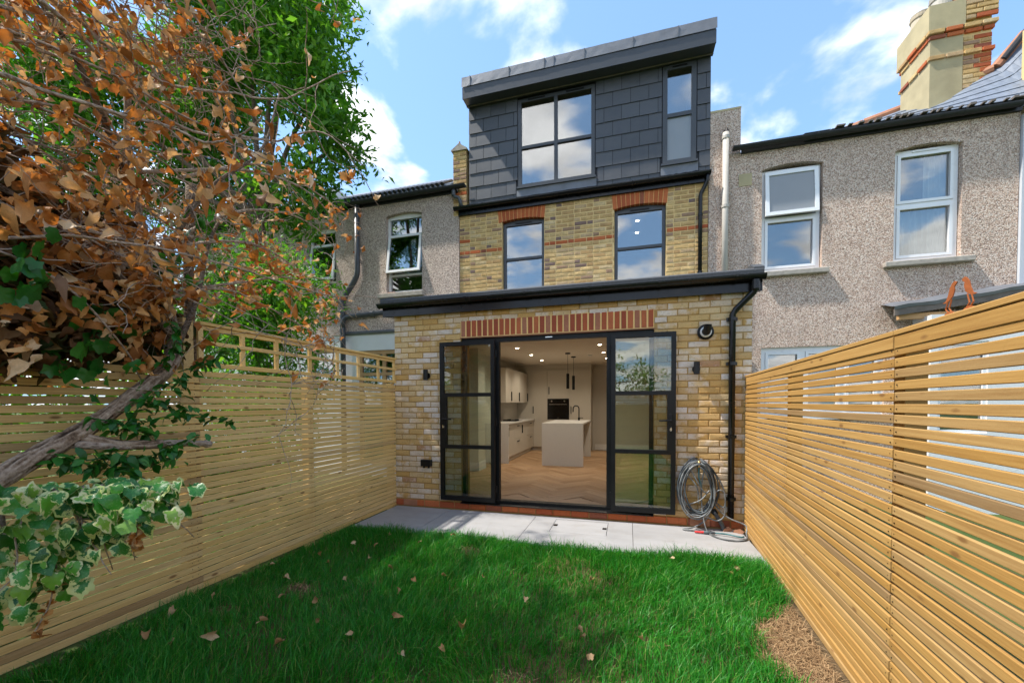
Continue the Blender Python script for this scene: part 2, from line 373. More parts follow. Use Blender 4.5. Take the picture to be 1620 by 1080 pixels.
def glass(name, refl, tint=(0.92, 0.96, 0.94), rough=0.0):
    n = NT(name)
    tr = n.n('BsdfTransparent', {'Color': tint}).outputs[0]
    gl = n.n('BsdfGlossy', {'Color': (1.0, 0.97, 0.92), 'Roughness': rough, 'Normal': n.bump(n.noise(n.co(), 1.6, 2.0), 0.02, 0.02)}).outputs[0]
    fr = n.n('Fresnel', {'IOR': 1.5}).outputs[0]
    k = n.math('MINIMUM', n.math('ADD', n.math('MULTIPLY', fr, 1.0), refl), 1.0)
    return n.done(n.n('MixShader', {0: k, 1: tr, 2: gl}).outputs[0])
M['glass_door'] = glass('clear_door_glass', 0.03)
M['glass_win'] = glass('coated_window_glass', 0.20, (0.78, 0.82, 0.84))
M['glass_old'] = glass('old_window_glass', 0.16, (0.82, 0.86, 0.86))
def frosted():
    n = NT('frosted_pane'); c = n.co()
    return n.done(n.bsdf(n.mix(n.noise(c, 1.2), (0.20, 0.215, 0.225), (0.27, 0.285, 0.295)), 0.22, None, 0.8))
M['frosted'] = frosted()
def emit(name, col, s):
    n = NT(name); return n.done(n.n('Emission', {'Color': col, 'Strength': s}).outputs[0])
M['lamp'] = emit('lit_lamp', (1.0, 0.86, 0.66), 14.0)
def paving():
    n = NT('porcelain_paving'); r = n.rand(); c = n.offs(n.co(), r, 9.0)
    a = n.noise(n.mp(c, (0.8, 2.4, 1.0)), 1.4, 7.0, 0.6)
    col = n.mix(n.rng(a, 0.3, 0.75, 0.0, 1.0), (0.37, 0.362, 0.358), (0.275, 0.268, 0.262))
    d = n.noise(c, 6.0, 6.0, 0.65); col = n.mix(n.rng(d, 0.52, 0.78, 0.0, 0.5), col, (0.26, 0.235, 0.205))
    return n.done(n.bsdf(col, 0.62, n.bump(n.noise(c, 70.0, 5.0), 0.15, 0.003), 0.35))
M['paving'] = paving()
def soil():
    n = NT('lawn_soil'); c = n.co()
    col = n.mix(n.noise(c, 9.0, 7.0, 0.7), (0.075, 0.05, 0.025), (0.17, 0.11, 0.055))
    return n.done(n.bsdf(col, 0.95, n.bump(n.noise(c, 40.0, 6.0, 0.7), 0.8, 0.02), 0.1))
M['soil'] = soil()
def ground():
    n = NT('rough_ground'); c = n.co()
    col = n.ramp(n.noise(c, 0.6, 8.0, 0.7), [(0.3, (0.045, 0.075, 0.02)), (0.55, (0.07, 0.10, 0.03)), (0.75, (0.14, 0.10, 0.06))])
    return n.done(n.bsdf(col, 0.95, n.bump(n.noise(c, 12.0, 6.0), 0.7, 0.03), 0.1))
M['ground'] = ground()
def leaf_mat(name, stops, trans=0.4, rough=0.5, vein=True, spec=0.4, tcol=(1.2, 1.25, 0.5)):
    n = NT(name); r = n.rand(); c = n.offs(n.co(), r)
    col = n.ramp(r, stops)
    col = n.mix(n.rng(n.noise(c, 16.0, 4.0), 0.3, 0.75, 0.0, 0.5), col, n.mix(1.0, col, (0.55, 0.55, 0.5), 'MULTIPLY'))
    p = n.bsdf(col, rough, None, spec)
    t = n.n('BsdfTranslucent', {'Color': n.mix(1.0, col, tcol, 'MULTIPLY')}).outputs[0]
    return n.done(n.n('MixShader', {0: trans, 1: p, 2: t}).outputs[0])
M['leaf_green'] = leaf_mat('ash_leaf', [(0.0, (0.04, 0.15, 0.012)), (0.4, (0.085, 0.26, 0.02)), (0.8, (0.15, 0.36, 0.035)), (1.0, (0.24, 0.44, 0.06))], 0.48)
M['leaf_shrub'] = leaf_mat('shrub_leaf', [(0.0, (0.05, 0.19, 0.014)), (0.5, (0.115, 0.32, 0.022)), (1.0, (0.22, 0.44, 0.04))], 0.45)
M['leaf_vine'] = leaf_mat('vine_leaf', [(0.0, (0.012, 0.095, 0.010)), (0.5, (0.022, 0.14, 0.014)), (1.0, (0.05, 0.21, 0.02))], 0.25, 0.4)
M['leaf_dead'] = leaf_mat('dead_ivy_leaf', [(0.0, (0.28, 0.115, 0.035)), (0.25, (0.54, 0.215, 0.045)), (0.42, (0.38, 0.15, 0.045)), (0.62, (0.62, 0.30, 0.085)), (0.82, (0.68, 0.43, 0.20)), (0.94, (0.72, 0.55, 0.36)), (1.0, (0.18, 0.085, 0.04))], 0.30, 0.6, spec=0.25, tcol=(1.25, 0.95, 0.6))
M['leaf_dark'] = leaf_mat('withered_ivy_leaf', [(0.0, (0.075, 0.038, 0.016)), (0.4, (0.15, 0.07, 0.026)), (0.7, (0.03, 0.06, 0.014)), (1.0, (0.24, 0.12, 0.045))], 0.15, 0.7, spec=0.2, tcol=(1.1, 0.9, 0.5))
M['leaf_fallen'] = leaf_mat('fallen_leaf', [(0.0, (0.50, 0.33, 0.17)), (0.4, (0.60, 0.43, 0.25)), (0.75, (0.45, 0.27, 0.12)), (1.0, (0.32, 0.17, 0.075))], 0.15, 0.7, spec=0.2, tcol=(1, .9, .7))
def ivy_mat():
    n = NT('variegated_ivy_leaf'); r = n.rand(); c = n.offs(n.co(), r)
    b = n.n('Attribute', attribute_name='blend').outputs['Fac']
    e = n.math('ADD', b, n.rng(n.noise(c, 3.2, 5.0, 0.7), 0.25, 0.75, -0.75, 0.75))
    amt = n.rng(n.math('FRACT', n.math('MULTIPLY', r, 5.3)), 0.0, 1.0, 0.40, 1.35)
    f = n.rng(n.math('SUBTRACT', e, amt), -0.05, 0.05, 0.0, 1.0)
    g = n.ramp(r, [(0.0, (0.012, 0.10, 0.012)), (0.5, (0.03, 0.20, 0.018)), (0.8, (0.09, 0.33, 0.03)), (1.0, (0.26, 0.44, 0.05))])
    g = n.mix(n.rng(n.noise(c, 12.0, 3.0), 0.5, 0.7, 0.0, 0.45), g, (0.14, 0.30, 0.10))
    col = n.mix(f, g, n.mix(r, (0.46, 0.54, 0.16), (0.66, 0.65, 0.34)))
    p = n.bsdf(col, 0.33, n.bump(n.noise(c, 30.0, 3.0), 0.15, 0.004), 0.5)
    t = n.n('BsdfTranslucent', {'Color': col}).outputs[0]
    return n.done(n.n('MixShader', {0: 0.22, 1: p, 2: t}).outputs[0])
M['ivy'] = ivy_mat()
def grass_mat():
    n = NT('grass_blade'); r = n.n('NewGeometry').outputs['Random Per Island']
    col = n.ramp(r, [(0.0, (0.010, 0.14, 0.010)), (0.45, (0.022, 0.225, 0.014)), (0.8, (0.05, 0.31, 0.02)), (0.94, (0.15, 0.38, 0.04)), (0.98, (0.36, 0.34, 0.12))])
    b = n.n('Attribute', attribute_name='blend').outputs['Fac']
    col = n.mix(n.rng(b, 0.0, 1.0, 0.0, 0.35), col, (0.05, 0.30, 0.035))
    p = n.bsdf(col, 0.45, None, 0.35)
    t = n.n('BsdfTranslucent', {'Color': n.mix(1.0, col, (1.1, 1.2, 0.6), 'MULTIPLY')}).outputs[0]
    return n.done(n.n('MixShader', {0: 0.35, 1: p, 2: t}).outputs[0])
M['grass'] = grass_mat()
def straw_mat():
    n = NT('dry_grass'); r = n.n('NewGeometry').outputs['Random Per Island']
    col = n.ramp(r, [(0.0, (0.17, 0.095, 0.045)), (0.5, (0.30, 0.185, 0.09)), (0.9, (0.44, 0.30, 0.16)), (1.0, (0.12, 0.065, 0.03))])
    return n.done(n.bsdf(col, 0.8, None, 0.2))
M['straw'] = straw_mat()
def bark_mat(name, a, b, sc=1.0):
    n = NT(name); c = n.co()
    g = n.noise(n.mp(c, (9.0 * sc, 9.0 * sc, 9.0 * sc)), 2.2, 7.0, 0.7, dist=0.8)
    v = n.vor(n.mp(c, (14.0 * sc, 7.0 * sc, 12.0 * sc)), 2.0)
    h = n.math('ADD', g, n.math('MULTIPLY', v, 0.8))
    return n.done(n.bsdf(n.ramp(h, [(0.35, tuple(x * 0.25 for x in a)), (0.6, a), (0.95, b)]), 0.9, n.bump(h, 1.0, 0.02), 0.15))
def ridged_bark():
    n = NT('ridged_bark'); c = n.co(); a = n.n('Attribute', attribute_name='blend').outputs['Fac']
    h = n.math('ADD', a, n.rng(n.noise(c, 60.0, 6.0, 0.7), 0.3, 0.7, -0.22, 0.22))
    col = n.ramp(h, [(0.15, (0.035, 0.022, 0.014)), (0.42, (0.15, 0.098, 0.062)), (0.7, (0.32, 0.235, 0.165)), (0.95, (0.46, 0.37, 0.28))])
    return n.done(n.bsdf(col, 0.92, n.bump(n.noise(c, 90.0, 6.0, 0.7), 0.6, 0.008), 0.12))
M['trunk_bark'] = ridged_bark()
M['bark'] = bark_mat('dark_bark', (0.10, 0.068, 0.045), (0.22, 0.165, 0.12), 3.0)
M['twig'] = bark_mat('dry_twig', (0.25, 0.175, 0.125), (0.46, 0.36, 0.28), 2.0)
def hose_mat(name, a, b):
    n = NT(name); c = n.co(); return n.done(n.bsdf(n.mix(n.rng(n.noise(c, 9.0, 3.0), 0.42, 0.58, 0.0, 1.0), a, b), 0.45, None, 0.4))
M['hose'] = hose_mat('grey_hose', (0.085, 0.09, 0.09), (0.22, 0.23, 0.23))
M['hose_dark'] = hose_mat('dark_hose', (0.035, 0.04, 0.045), (0.10, 0.12, 0.13))
M['hose_teal'] = hose_mat('teal_hose', (0.03, 0.11, 0.115), (0.09, 0.19, 0.20))

# ================================================================== SETTING: ground and paving
D1, D2 = 5.075, 7.51          # face of the extension, face of the old rear wall
g = MB(); g.box(-400, 400, -400, 600, -1.2, -0.10)
tag(g.build('ground', M['ground']), 'rough ground around the houses and gardens', 'ground', kind='structure')
pat = MB().box(-3.14, 1.27, 4.02, 5.13, -0.09, -0.045).build('patio', M['soil'])
tag(pat, 'pale grey porcelain patio between lawn and brick extension', 'patio', kind='structure')
MAN = (-0.85, -0.23, 4.47, 4.965)
for i, (xa, xb) in enumerate(((-3.13, -2.315), (-2.31, -1.125), (-1.12, 0.045), (0.05, 1.205))):
    if i == 2:
        m = MB()
        m.box(xa, MAN[0] - 0.004, 4.03, 5.06, -0.045, 0.0); m.box(MAN[1] + 0.004, xb, 4.03, 5.06, -0.045, 0.0)
        m.box(MAN[0] - 0.004, MAN[1] + 0.004, 4.03, MAN[2] - 0.004, -0.045, 0.0); m.box(MAN[0] - 0.004, MAN[1] + 0.004, MAN[3] + 0.004, 5.06, -0.045, 0.0)
    else:
        m = MB().box(xa, xb, 4.03, 5.06, -0.045, 0.0, 0.002)
    m.build('paving_slab', M['paving'], pat)
mh = empty('manhole_cover', (-0.54, 4.71, -0.02), 'recessed paved manhole cover with two small lifting plates in the patio', 'manhole cover')
MB().box(MAN[0] + 0.002, MAN[1] - 0.002, MAN[2] + 0.002, MAN[3] - 0.002, -0.04, -0.001).build('paved_tray', M['paving'], mh)
for sx in (MAN[0] + 0.03, MAN[1] - 0.03):
    MB().box(sx - 0.022, sx + 0.022, 4.69, 4.75, -0.003, 0.003).build('lifting_plate', M['black_plastic'], mh)

# ================================================================== brickwork
def brick_meshes(key, mat, L, H, dep, n=8, ch=0.006, jit=0.0022):
    out = []
    for k in range(n):
        rr = random.Random(hash((key, k)) if False else k * 31 + len(key))
        j = lambda a=jit: rr.uniform(-a, a)
        hx, hz = L / 2, H / 2
        vs = []
        for (sx, sz) in ((-1, -1), (1, -1), (1, 1), (-1, 1)):
            vs.append((sx * hx + j(), dep, sz * hz + j()))
        for (sx, sz) in ((-1, -1), (1, -1), (1, 1), (-1, 1)):
            vs.append((sx * hx + j(), ch + abs(j()), sz * hz + j()))
        for (sx, sz) in ((-1, -1), (1, -1), (1, 1), (-1, 1)):
            vs.append((sx * (hx - ch) + j(), j(0.0015), sz * (hz - ch) + j()))
        # a worn point in the middle of the face
        vs.append((j(0.03), -0.001 + j(0.0012), j(0.01)))
        fs = []
        for i in range(4):
            a, b = i, (i + 1) % 4
            fs += [(a, b, 4 + b, 4 + a), (4 + a, 4 + b, 8 + b, 8 + a), (8 + a, 8 + b, 12)]
        m = MB(); m.add(vs, fs); out.append(m.mesh(key, mat))
    return out
def spans(x0, x1, cuts):
    res = [(x0, x1)]
    for a, b in cuts:
        nr = []
        for p, q in res:
            if b <= p or a >= q: nr.append((p, q)); continue
            if a > p: nr.append((p, a))
            if b < q: nr.append((b, q))
        res = nr
    return [(p, q) for p, q in res if q - p > 0.028]
def lay(x0, x1, zlo, zhi, holes, pitch=0.225, course=0.075, joint=0.010, bond='stretcher', seed=1):
    """brick rectangles (xa, xb, zcentre, course index)"""
    rr = random.Random(seed); out = []; k = 0; z = zlo
    while z + course <= zhi + 0.012:
        cuts = [(h[0], h[1]) for h in holes if h[2] < z + course * 0.6 and h[3] > z + course * 0.4]
        x = x0 - (pitch / 2 if k % 2 else 0) - rr.uniform(0, 0.01)
        flip = 0
        while x < x1:
            if bond == 'flemish': p = pitch if (flip % 2 == 0) else pitch / 2
            else: p = pitch
            flip += 1
            for a, b in spans(max(x, x0), min(x + p, x1), cuts):
                out.append((a + joint / 2, b - joint / 2, z + course / 2, k))
            x += p
        k += 1; z += course
    return out
def place_bricks(rects, y, parent, meshes, L, name='brick', limit=300, key=None, mat=None, swap=None):
    """first `limit` rectangles as single objects, the rest joined into one piece"""
    rects = [r for r in rects if r[1] - r[0] > 0.02]
    if key: rects.sort(key=key)
    rr = random.Random(5)
    for (a, b, zc, k) in rects[:limit]:
        me = rr.choice(meshes)
        if swap and swap(a, b, zc): me = rr.choice(swap(a, b, zc))
        o = link(name, me, parent, ((a + b) / 2, y + rr.uniform(-0.002, 0.003), zc + rr.uniform(-0.0015, 0.0015)))
        o.scale.x = (b - a) / L
        o.rotation_euler = (0, rr.uniform(-0.006, 0.006), 0)
    if len(rects) > limit:
        m = MB()
        for (a, b, zc, k) in rects[limit:]:
            me = rr.choice(meshes); s = (b - a) / L; cx = (a + b) / 2
            m.add([(v.co.x * s + cx, v.co.y + y + 0.001, v.co.z + zc) for v in me.vertices], [tuple(p.vertices) for p in me.polygons])
        tag(m.build('brickwork', mat, parent), kind='stuff')

# ================================================================== REAR EXTENSION
EX0, EX1 = -3.165, 1.312
EO0, EO1, EOZ = -2.16, 0.285, 2.30      # door opening
ext = empty('rear_extension', (-0.93, D1, 0), 'single storey brick kitchen extension with black steel look glazed doors', 'extension')
grid_wall(EX0 + 0.004, EX1 - 0.004, -0.1, 2.74, D1 + 0.0085, D1 + 0.30, [(EO0, EO1, 0.105, EOZ)]).build('wall', M['mortar_new'], ext)
BM = brick_meshes('brick', M['brick_new'], 0.215, 0.065, 0.03)
BP = brick_meshes('plinth_brick', M['brick_red'], 0.215, 0.082, 0.03)
BS = brick_meshes('soldier_brick', M['brick_soldier'], 0.066, 0.212, 0.03, jit=0.0012, ch=0.004)
rects = lay(EX0, EX1, 0.105, 2.715, [(EO0, EO1, 0.0, EOZ), (EO0, EO1, 2.30, 2.535), ], seed=3)
place_bricks(rects, D1, ext, BM, 0.215, limit=300, key=lambda r: (r[2] > 2.60, -r[0] if r[0] > -2.2 else 0.5 - r[0]), mat=M['brick_new'])
for (a, b, zc, k) in lay(EX0, EX1, 0.004, 0.10, [], course=0.096, seed=8):
    o = link('plinth_brick', random.choice(BP), ext, ((a + b) / 2, D1 - 0.003, 0.052)); o.scale.x = (b - a) / 0.215
n = 32; w = (EO1 - EO0) / n
for i in range(n):
    o = link('soldier_brick', random.choice(BS), ext, (EO0 + w * (i + 0.5), D1 - 0.001 + random.uniform(-.001, .001), 2.42))
    o.scale = (w * 0.78 / 0.066, 1, 1)
MB().box(EO0 + 0.001, EO1 - 0.001, D1 + 0.0022, D1 + 0.02, 2.308, 2.532).build('arch_pointing', M['mortar_arch'], ext)
MB().box(EO0 - 0.02, EO1 + 0.02, D1 + 0.003, D1 + 0.11, 2.296, 2.3055).build('lintel_plate', M['terracotta'], ext)
for xx in (-2.93, 0.79):   # terracotta air bricks in the plinth
    m = MB().box(xx - 0.105, xx + 0.105, D1 - 0.008, D1 + 0.01, 0.014, 0.094)
    for i in range(9):
        for j in range(3):
            m.box(xx - 0.088 + i * 0.022 - 0.006, xx - 0.088 + i * 0.022 + 0.006, D1 - 0.0105, D1 - 0.0085, 0.03 + j * 0.024 - 0.006, 0.03 + j * 0.024 + 0.006)
    m.build('air_brick', M['terracotta'], ext)
# eaves: soffit, fascia, roof edge
MB().box(EX0 - 0.13, EX1 + 0.07, D1 - 0.055, D1 + 0.02, 2.64, 2.652).build('soffit', M['black_plastic'], ext)
MB().box(EX0 - 0.13, EX1 + 0.07, D1 - 0.075, D1 - 0.056, 2.632, 2.80).build('fascia_board', M['black_plastic'], ext)
rf = MB().prism([(D1 - 0.10, 2.802), (D1 - 0.115, 2.795), (D1 - 0.118, 2.852), (D1 - 0.09, 2.872), (D2 - 0.01, 2.90), (D2 - 0.01, 2.80)], 'x', EX0 - 0.14, EX1 + 0.075).build('roof', M['grp'], ext)
MB().prism([(D1 - 0.10, 2.86), (D1 - 0.10, 2.885), (D1 + 0.05, 2.955), (D2 - 0.02, 2.97), (D2 - 0.02, 2.88), (D1, 2.86)], 'x', EX1 - 0.02, EX1 + 0.082).build('roof_upstand', M['grp'], rf)
MB().prism([(D1 - 0.10, 2.86), (D1 - 0.10, 2.882), (D1 + 0.05, 2.93), (D2 - 0.02, 2.95), (D2 - 0.02, 2.88), (D1, 2.86)], 'x', EX0 - 0.148, EX0 - 0.04).build('roof_upstand', M['grp'], rf)
def gutter(parent, x0, x1, y, z, r=0.055, mat='black_plastic', step=0.8, unions=True, name='gutter'):
    pr = [(y + r * math.cos(t), z + r * math.sin(t)) for t in [math.pi + math.pi * i / 10 for i in range(11)]]
    pr += [(y + (r - 0.006) * math.cos(t), z + (r - 0.006) * math.sin(t)) for t in [2 * math.pi - math.pi * i / 10 for i in range(11)]]
    o = MB().prism(pr, 'x', x0, x1).build(name, M[mat], parent)
    for xx in (x0, x1):
        MB().prism([(y + (r + 0.003) * math.cos(t), z + (r + 0.003) * math.sin(t)) for t in [math.pi + math.pi * i / 10 for i in range(11)]], 'x', xx - 0.006, xx + 0.006).build('end_cap', M[mat], o)
    if unions:
        k = max(1, int((x1 - x0) / step))
        for i in range(1, k + 1):
            xx = x0 + (x1 - x0) * (i - 0.35) / k
            pb = [(y + (r + 0.007) * math.cos(t), z + (r + 0.007) * math.sin(t)) for t in [math.pi * 0.98 + math.pi * 1.04 * j / 10 for j in range(11)]]
            pb += [(y + (r + 0.0005) * math.cos(t), z + (r + 0.0005) * math.sin(t)) for t in [math.pi * 2.02 - math.pi * 1.04 * j / 10 for j in range(11)]]
            MB().prism(pb, 'x', xx - 0.014, xx + 0.014).build('gutter_bracket', M[mat], o)
    return o
gutter(ext, EX0 - 0.145, EX1 + 0.075, D1 - 0.137, 2.79, 0.056, step=0.72)
# door frame with two sidelights
DY0, DY1 = D1 + 0.045, D1 + 0.115
MUL, MUR = -1.665, -0.232
fr = MB()
fr.box(EO0 + 0.002, EO0 + 0.05, DY0, DY1, 0.15, 2.292); fr.box(EO1 - 0.05, EO1 - 0.002, DY0, DY1, 0.15, 2.292)
fr.box(EO0 + 0.05, EO1 - 0.05, DY0, DY1, 2.235, 2.292); fr.box(EO0 + 0.002, EO1 - 0.002, DY0 - 0.005, DY1 + 0.03, 0.112, 0.15)
fr.box(MUL - 0.028, MUL + 0.028, DY0, DY1, 0.15, 2.235); fr.box(MUR - 0.028, MUR + 0.028, DY0, DY1, 0.15, 2.235)
dfo = fr.build('door_frame', M['steel'], ext)
MB().box(-1.02, -0.93, DY0 - 0.001, DY0 + 0.002, 2.262, 2.272).build('maker_mark', M['chrome'], dfo)
MB().prism([(DY0 - 0.10, 0.098), (DY0 - 0.10, 0.108), (DY0 - 0.006, 0.118), (DY0 - 0.006, 0.1075)], 'x', EO0 - 0.0, EO1 - 0.0).build('threshold', M['steel'], dfo)
for a, b in ((EO0 + 0.05, MUL - 0.028), (MUR + 0.028, EO1 - 0.05)):
    sd = MB()
    for z in (0.845, 1.545): sd.box(a, b, DY0 + 0.012, DY1 - 0.012, z - 0.02, z + 0.02)
    sd.build('glazing_bar', M['steel'], dfo)
    for z0, z1 in ((0.15, 0.825), (0.865, 1.525), (1.565, 2.235)):
        MB().box(a, b, DY0 + 0.03, DY0 + 0.036, z0, z1).build('pane', M['glass_door'], dfo)
def door_leaf(xh, xf, y, label):
    """open leaf folded back in front of the wall; xh hinge side, xf free side"""
    s = 1 if xf > xh else -1; y0, y1 = y, y + 0.052; lo, hi = 0.135, 2.245
    st = 0.05
    m = MB(); a, b = min(xh, xf), max(xh, xf)
    m.box(a, a + st, y0, y1, lo, hi); m.box(b - st, b, y0, y1, lo, hi)
    m.box(a + st, b - st, y0, y1, lo, lo + 0.06); m.box(a + st, b - st, y0, y1, hi - 0.05, hi)
    for z in (0.855, 1.545): m.box(a + st, b - st, y0, y1, z - 0.024, z + 0.024)
    lx0, lx1 = (xf - s * (st + 0.042), xf - s * st)
    m.box(min(lx0, lx1), max(lx0, lx1), y0, y1, 0.879, 1.521)
    d = m.build('door', M['steel'], ext); d['label'] = label
    for z0, z1, cut in ((lo + 0.06, 0.831, 0), (0.879, 1.521, 0.042), (1.569, hi - 0.05, 0)):
        p0, p1 = a + st, b - st
        if cut:
            if s > 0: p1 -= cut
            else: p0 += cut
        MB().box(p0, p1, y0 + 0.022, y0 + 0.03, z0, z1).build('pane', M['glass_door'], d)
    hx = xf - s * 0.055
    h = MB().box(hx - 0.016, hx + 0.016, y0 - 0.008, y0, 1.08, 1.30, 0.003)
    h.cyl((hx, y0 - 0.008, 1.225), (hx, y0 - 0.055, 1.225), 0.011, n=10)
    h.tube([(hx, y0 - 0.05, 1.225), (hx - s * 0.06, y0 - 0.054, 1.225), (hx - s * 0.13, y0 - 0.05, 1.222)], [0.010, 0.010, 0.008], 10)
    h.build('handle', M['steel'], d, smooth=False)
    MB().cyl((hx, y0 - 0.014, 1.12), (hx, y0 - 0.008, 1.12), 0.013, n=12).box(hx - 0.006, hx + 0.006, y0 - 0.03, y0 - 0.014, 1.105, 1.145).build('lock_cylinder', M['chrome'], d)
    for z in (0.30, 1.18, 2.08):
        MB().cyl((xh - s * 0.004, y1 + 0.012, z - 0.045), (xh - s * 0.004, y1 + 0.012, z + 0.045), 0.012, n=10).build('hinge', M['steel'], d)
door_leaf(MUL - 0.005, -2.44, D1 - 0.062, 'open door leaf folded back over the wall light side')
door_leaf(MUR + 0.03, 0.522, D1 - 0.062, 'open door leaf folded back towards the coiled hose')

# ------------------------------------------------------------------ kitchen inside
FL = 0.128
KX0, KX1, KY1, KZ = -3.03, 1.17, 11.62, 2.50
kf = MB().box(KX0, KX1, D1 + 0.15, KY1, 0.02, FL - 0.013).build('kitchen_floor', M['oak'])
tag(kf, 'oak herringbone floor of the kitchen', 'floor', kind='structure')
W, NB = 0.125, 5
pm = MB().box(-W * NB / 2 + .0008, W * NB / 2 - .0008, -W / 2 + .0008, W / 2 - .0008, -0.012, 0.0, 0.0012).mesh('plank', M['oak'])
c45 = math.sqrt(0.5); cand = []
for i in range(-90, 90):
    for j in range(-90, 90):
        d = (i - j) % (2 * NB)
        if d == 0: u, v, a = (i + NB / 2) * W, (j + 0.5) * W, 0
        elif d == 2 * NB - 1: u, v, a = (i + 0.5) * W, (j + NB / 2) * W, 1
        else: continue
        x, y = -1.0 + (u - v) * c45, 8.0 + (u + v) * c45
        cand.append((x, y, R(45) + (R(90) if a else 0)))
cand = [c for c in cand if KX0 + 0.235 < c[0] < KX1 - 0.235 and D1 + 0.15 + 0.235 < c[1] < 11.2 and not (c[0] < -2.7 and c[1] > 8.7)]
cand.sort(key=lambda c: c[1])
for x, y, a in cand[:298]:
    o = link('plank', pm, kf, (x, y, FL - random.uniform(0, 0.0006))); o.rotation_euler.z = a
MB().box(KX0, KX1, D1 + 0.15, D1 + 0.42, FL - 0.012, FL - 0.004).build('border_plank', M['oak'], kf)
kw = MB()
kw.box(KX0 - 0.1, KX0, D1 + 0.301, KY1, 0.02, KZ); kw.box(KX1, KX1 + 0.1, D1 + 0.301, KY1, 0.02, KZ)
kw.box(KX0 - 0.1, KX1 + 0.1, KY1, KY1 + 0.1, 0.02, KZ)
kw.box(KX0, KX0 + 0.24, 7.40, 7.78, 0.02, KZ); kw.box(KX1 - 0.24, KX1, 7.40, 7.78, 0.02, KZ)
tag(kw.build('kitchen_wall', M['kitchen_wall']), 'warm plastered walls of the kitchen', 'wall', kind='structure')
tag(MB().box(KX0, KX1, D1 + 0.301, KY1, KZ, KZ + 0.08).build('kitchen_ceiling', M['ceiling']), 'plain ceiling of the kitchen', 'ceiling', kind='structure')
sk = MB()
sk.box(KX0, KX0 + 0.018, D1 + 0.31, 7.40, FL, FL + 0.16); sk.box(KX0, KX0 + 0.26, 7.382, 7.40, FL, FL + 0.16); sk.box(KX0 + 0.24, KX0 + 0.258, 7.40, 7.78, FL, FL + 0.16)
sk.box(KX1 - 0.018, KX1, D1 + 0.31, 7.40, FL, FL + 0.16); sk.box(KX1 - 0.26, KX1, 7.382, 7.40, FL, FL + 0.16); sk.box(-0.9, KX1, KY1 - 0.018, KY1, FL, FL + 0.16)
tag(sk.build('skirting_board', M['skirting']), 'white skirting boards along the kitchen walls', 'skirting board', kind='structure')
isl = empty('kitchen_island', (-1.32, 9.2, FL), 'white quartz kitchen island with waterfall ends below the pendants', 'kitchen island')
MB().box(-1.75, -0.89, 8.40, 10.15, 0.985, 1.02, 0.003).build('worktop', M['quartz'], isl)
MB().box(-1.75, -0.89, 8.40, 8.44, FL, 0.984).build('end_panel', M['quartz'], isl); MB().box(-1.75, -0.89, 10.11, 10.15, FL, 0.984).build('end_panel', M['quartz'], isl)
MB().box(-1.72, -1.15, 8.441, 10.109, FL + 0.08, 0.984).box(-1.68, -1.19, 8.441, 10.109, FL, FL + 0.079).build('cabinet_body', M['cabinet'], isl)
tp = empty('kitchen_tap', (-1.15, 9.9, 1.02), 'black arched tap on the far end of the island', 'tap')
MB().tube([(-1.15, 9.9, 1.02), (-1.15, 9.9, 1.30)] + [(-1.15 - 0.07 + 0.07 * math.cos(t), 9.9, 1.30 + 0.07 * math.sin(t)) for t in [math.pi * i / 8 for i in range(1, 9)]] + [(-1.29, 9.9, 1.22)], 0.014, 10).build('spout', M['steel'], tp)
MB().cyl((-1.15, 9.9, 1.02), (-1.15, 9.9, 1.09), 0.026).box(-1.13, -1.05, 9.89, 9.91, 1.07, 1.085).build('tap_body', M['steel'], tp)
bu = empty('base_units', (-2.78, 9.8, FL), 'run of beige base units with a white worktop and hob', 'kitchen cabinet')
MB().box(KX0 + 0.002, -2.50, 8.47, 11.09, 0.97, 1.005, 0.003).build('worktop', M['quartz'], bu)
MB().box(KX0 + 0.002, -2.50, 8.47, 8.50, FL, 0.969).build('end_panel', M['quartz'], bu)
MB().box(KX0 + 0.002, -2.56, 8.501, 11.09, FL + 0.1, 0.969).box(KX0 + 0.002, -2.61, 8.501, 11.09, FL, FL + 0.099).build('cabinet_body', M['cabinet'], bu)
for i, (ya, yb) in enumerate(((8.51, 9.12), (9.125, 9.72), (9.725, 10.32), (10.325, 11.08))):
    zs = ((0.24, 0.962),) if i % 2 == 0 else ((0.24, 0.60), (0.605, 0.962))
    for za, zb in zs:
        d = MB().box(-2.559, -2.54, ya, yb, za, zb, 0.002).build('cabinet_door', M['cabinet'], bu)
        ym = ya + 0.06 if i % 2 == 0 else (ya + yb) / 2
        (MB().box(-2.539, -2.515, ym - 0.008, ym + 0.008, zb - 0.26, zb - 0.06) if i % 2 == 0 else MB().box(-2.539, -2.515, ym - 0.08, ym + 0.08, zb - 0.07, zb - 0.055)).build('handle', M['steel'], d)
hb = MB().box(-2.98, -2.56, 9.30, 9.92, 1.006, 1.012)
for hx, hy in ((-2.87, 9.45), (-2.67, 9.45), (-2.87, 9.77), (-2.67, 9.77)): hb.lathe((hx, hy, 1.012), [(0.06, 0), (0.06, 0.02), (0.04, 0.03), (0.001, 0.03)], 12)
hb.build('hob', M['oven'], bu)
wu = empty('wall_units', (-2.86, 9.9, 1.45), 'beige wall cupboards above the kitchen hob', 'kitchen cabinet')
for ya, yb, z0, z1 in ((8.98, 9.48, 1.45, 2.25), (9.485, 10.2, 1.45, 2.25), (10.205, 11.08, 1.45, 2.25)):
    b = MB().box(KX0 + 0.002, -2.73, ya, yb, z0, z1).build('cupboard', M['cabinet'], wu)
    d = MB().box(-2.729, -2.71, ya + .002, yb - .002, z0, z1, 0.002).build('cupboard_door', M['cabinet'], b)
    MB().box(-2.709, -2.685, yb - 0.06, yb - 0.044, z0 + 0.04, z0 + 0.26).build('handle', M['steel'], b)
tu = empty('tall_units', (-1.9, 11.3, FL), 'wall of tall beige kitchen units with a built in oven', 'kitchen cabinet')
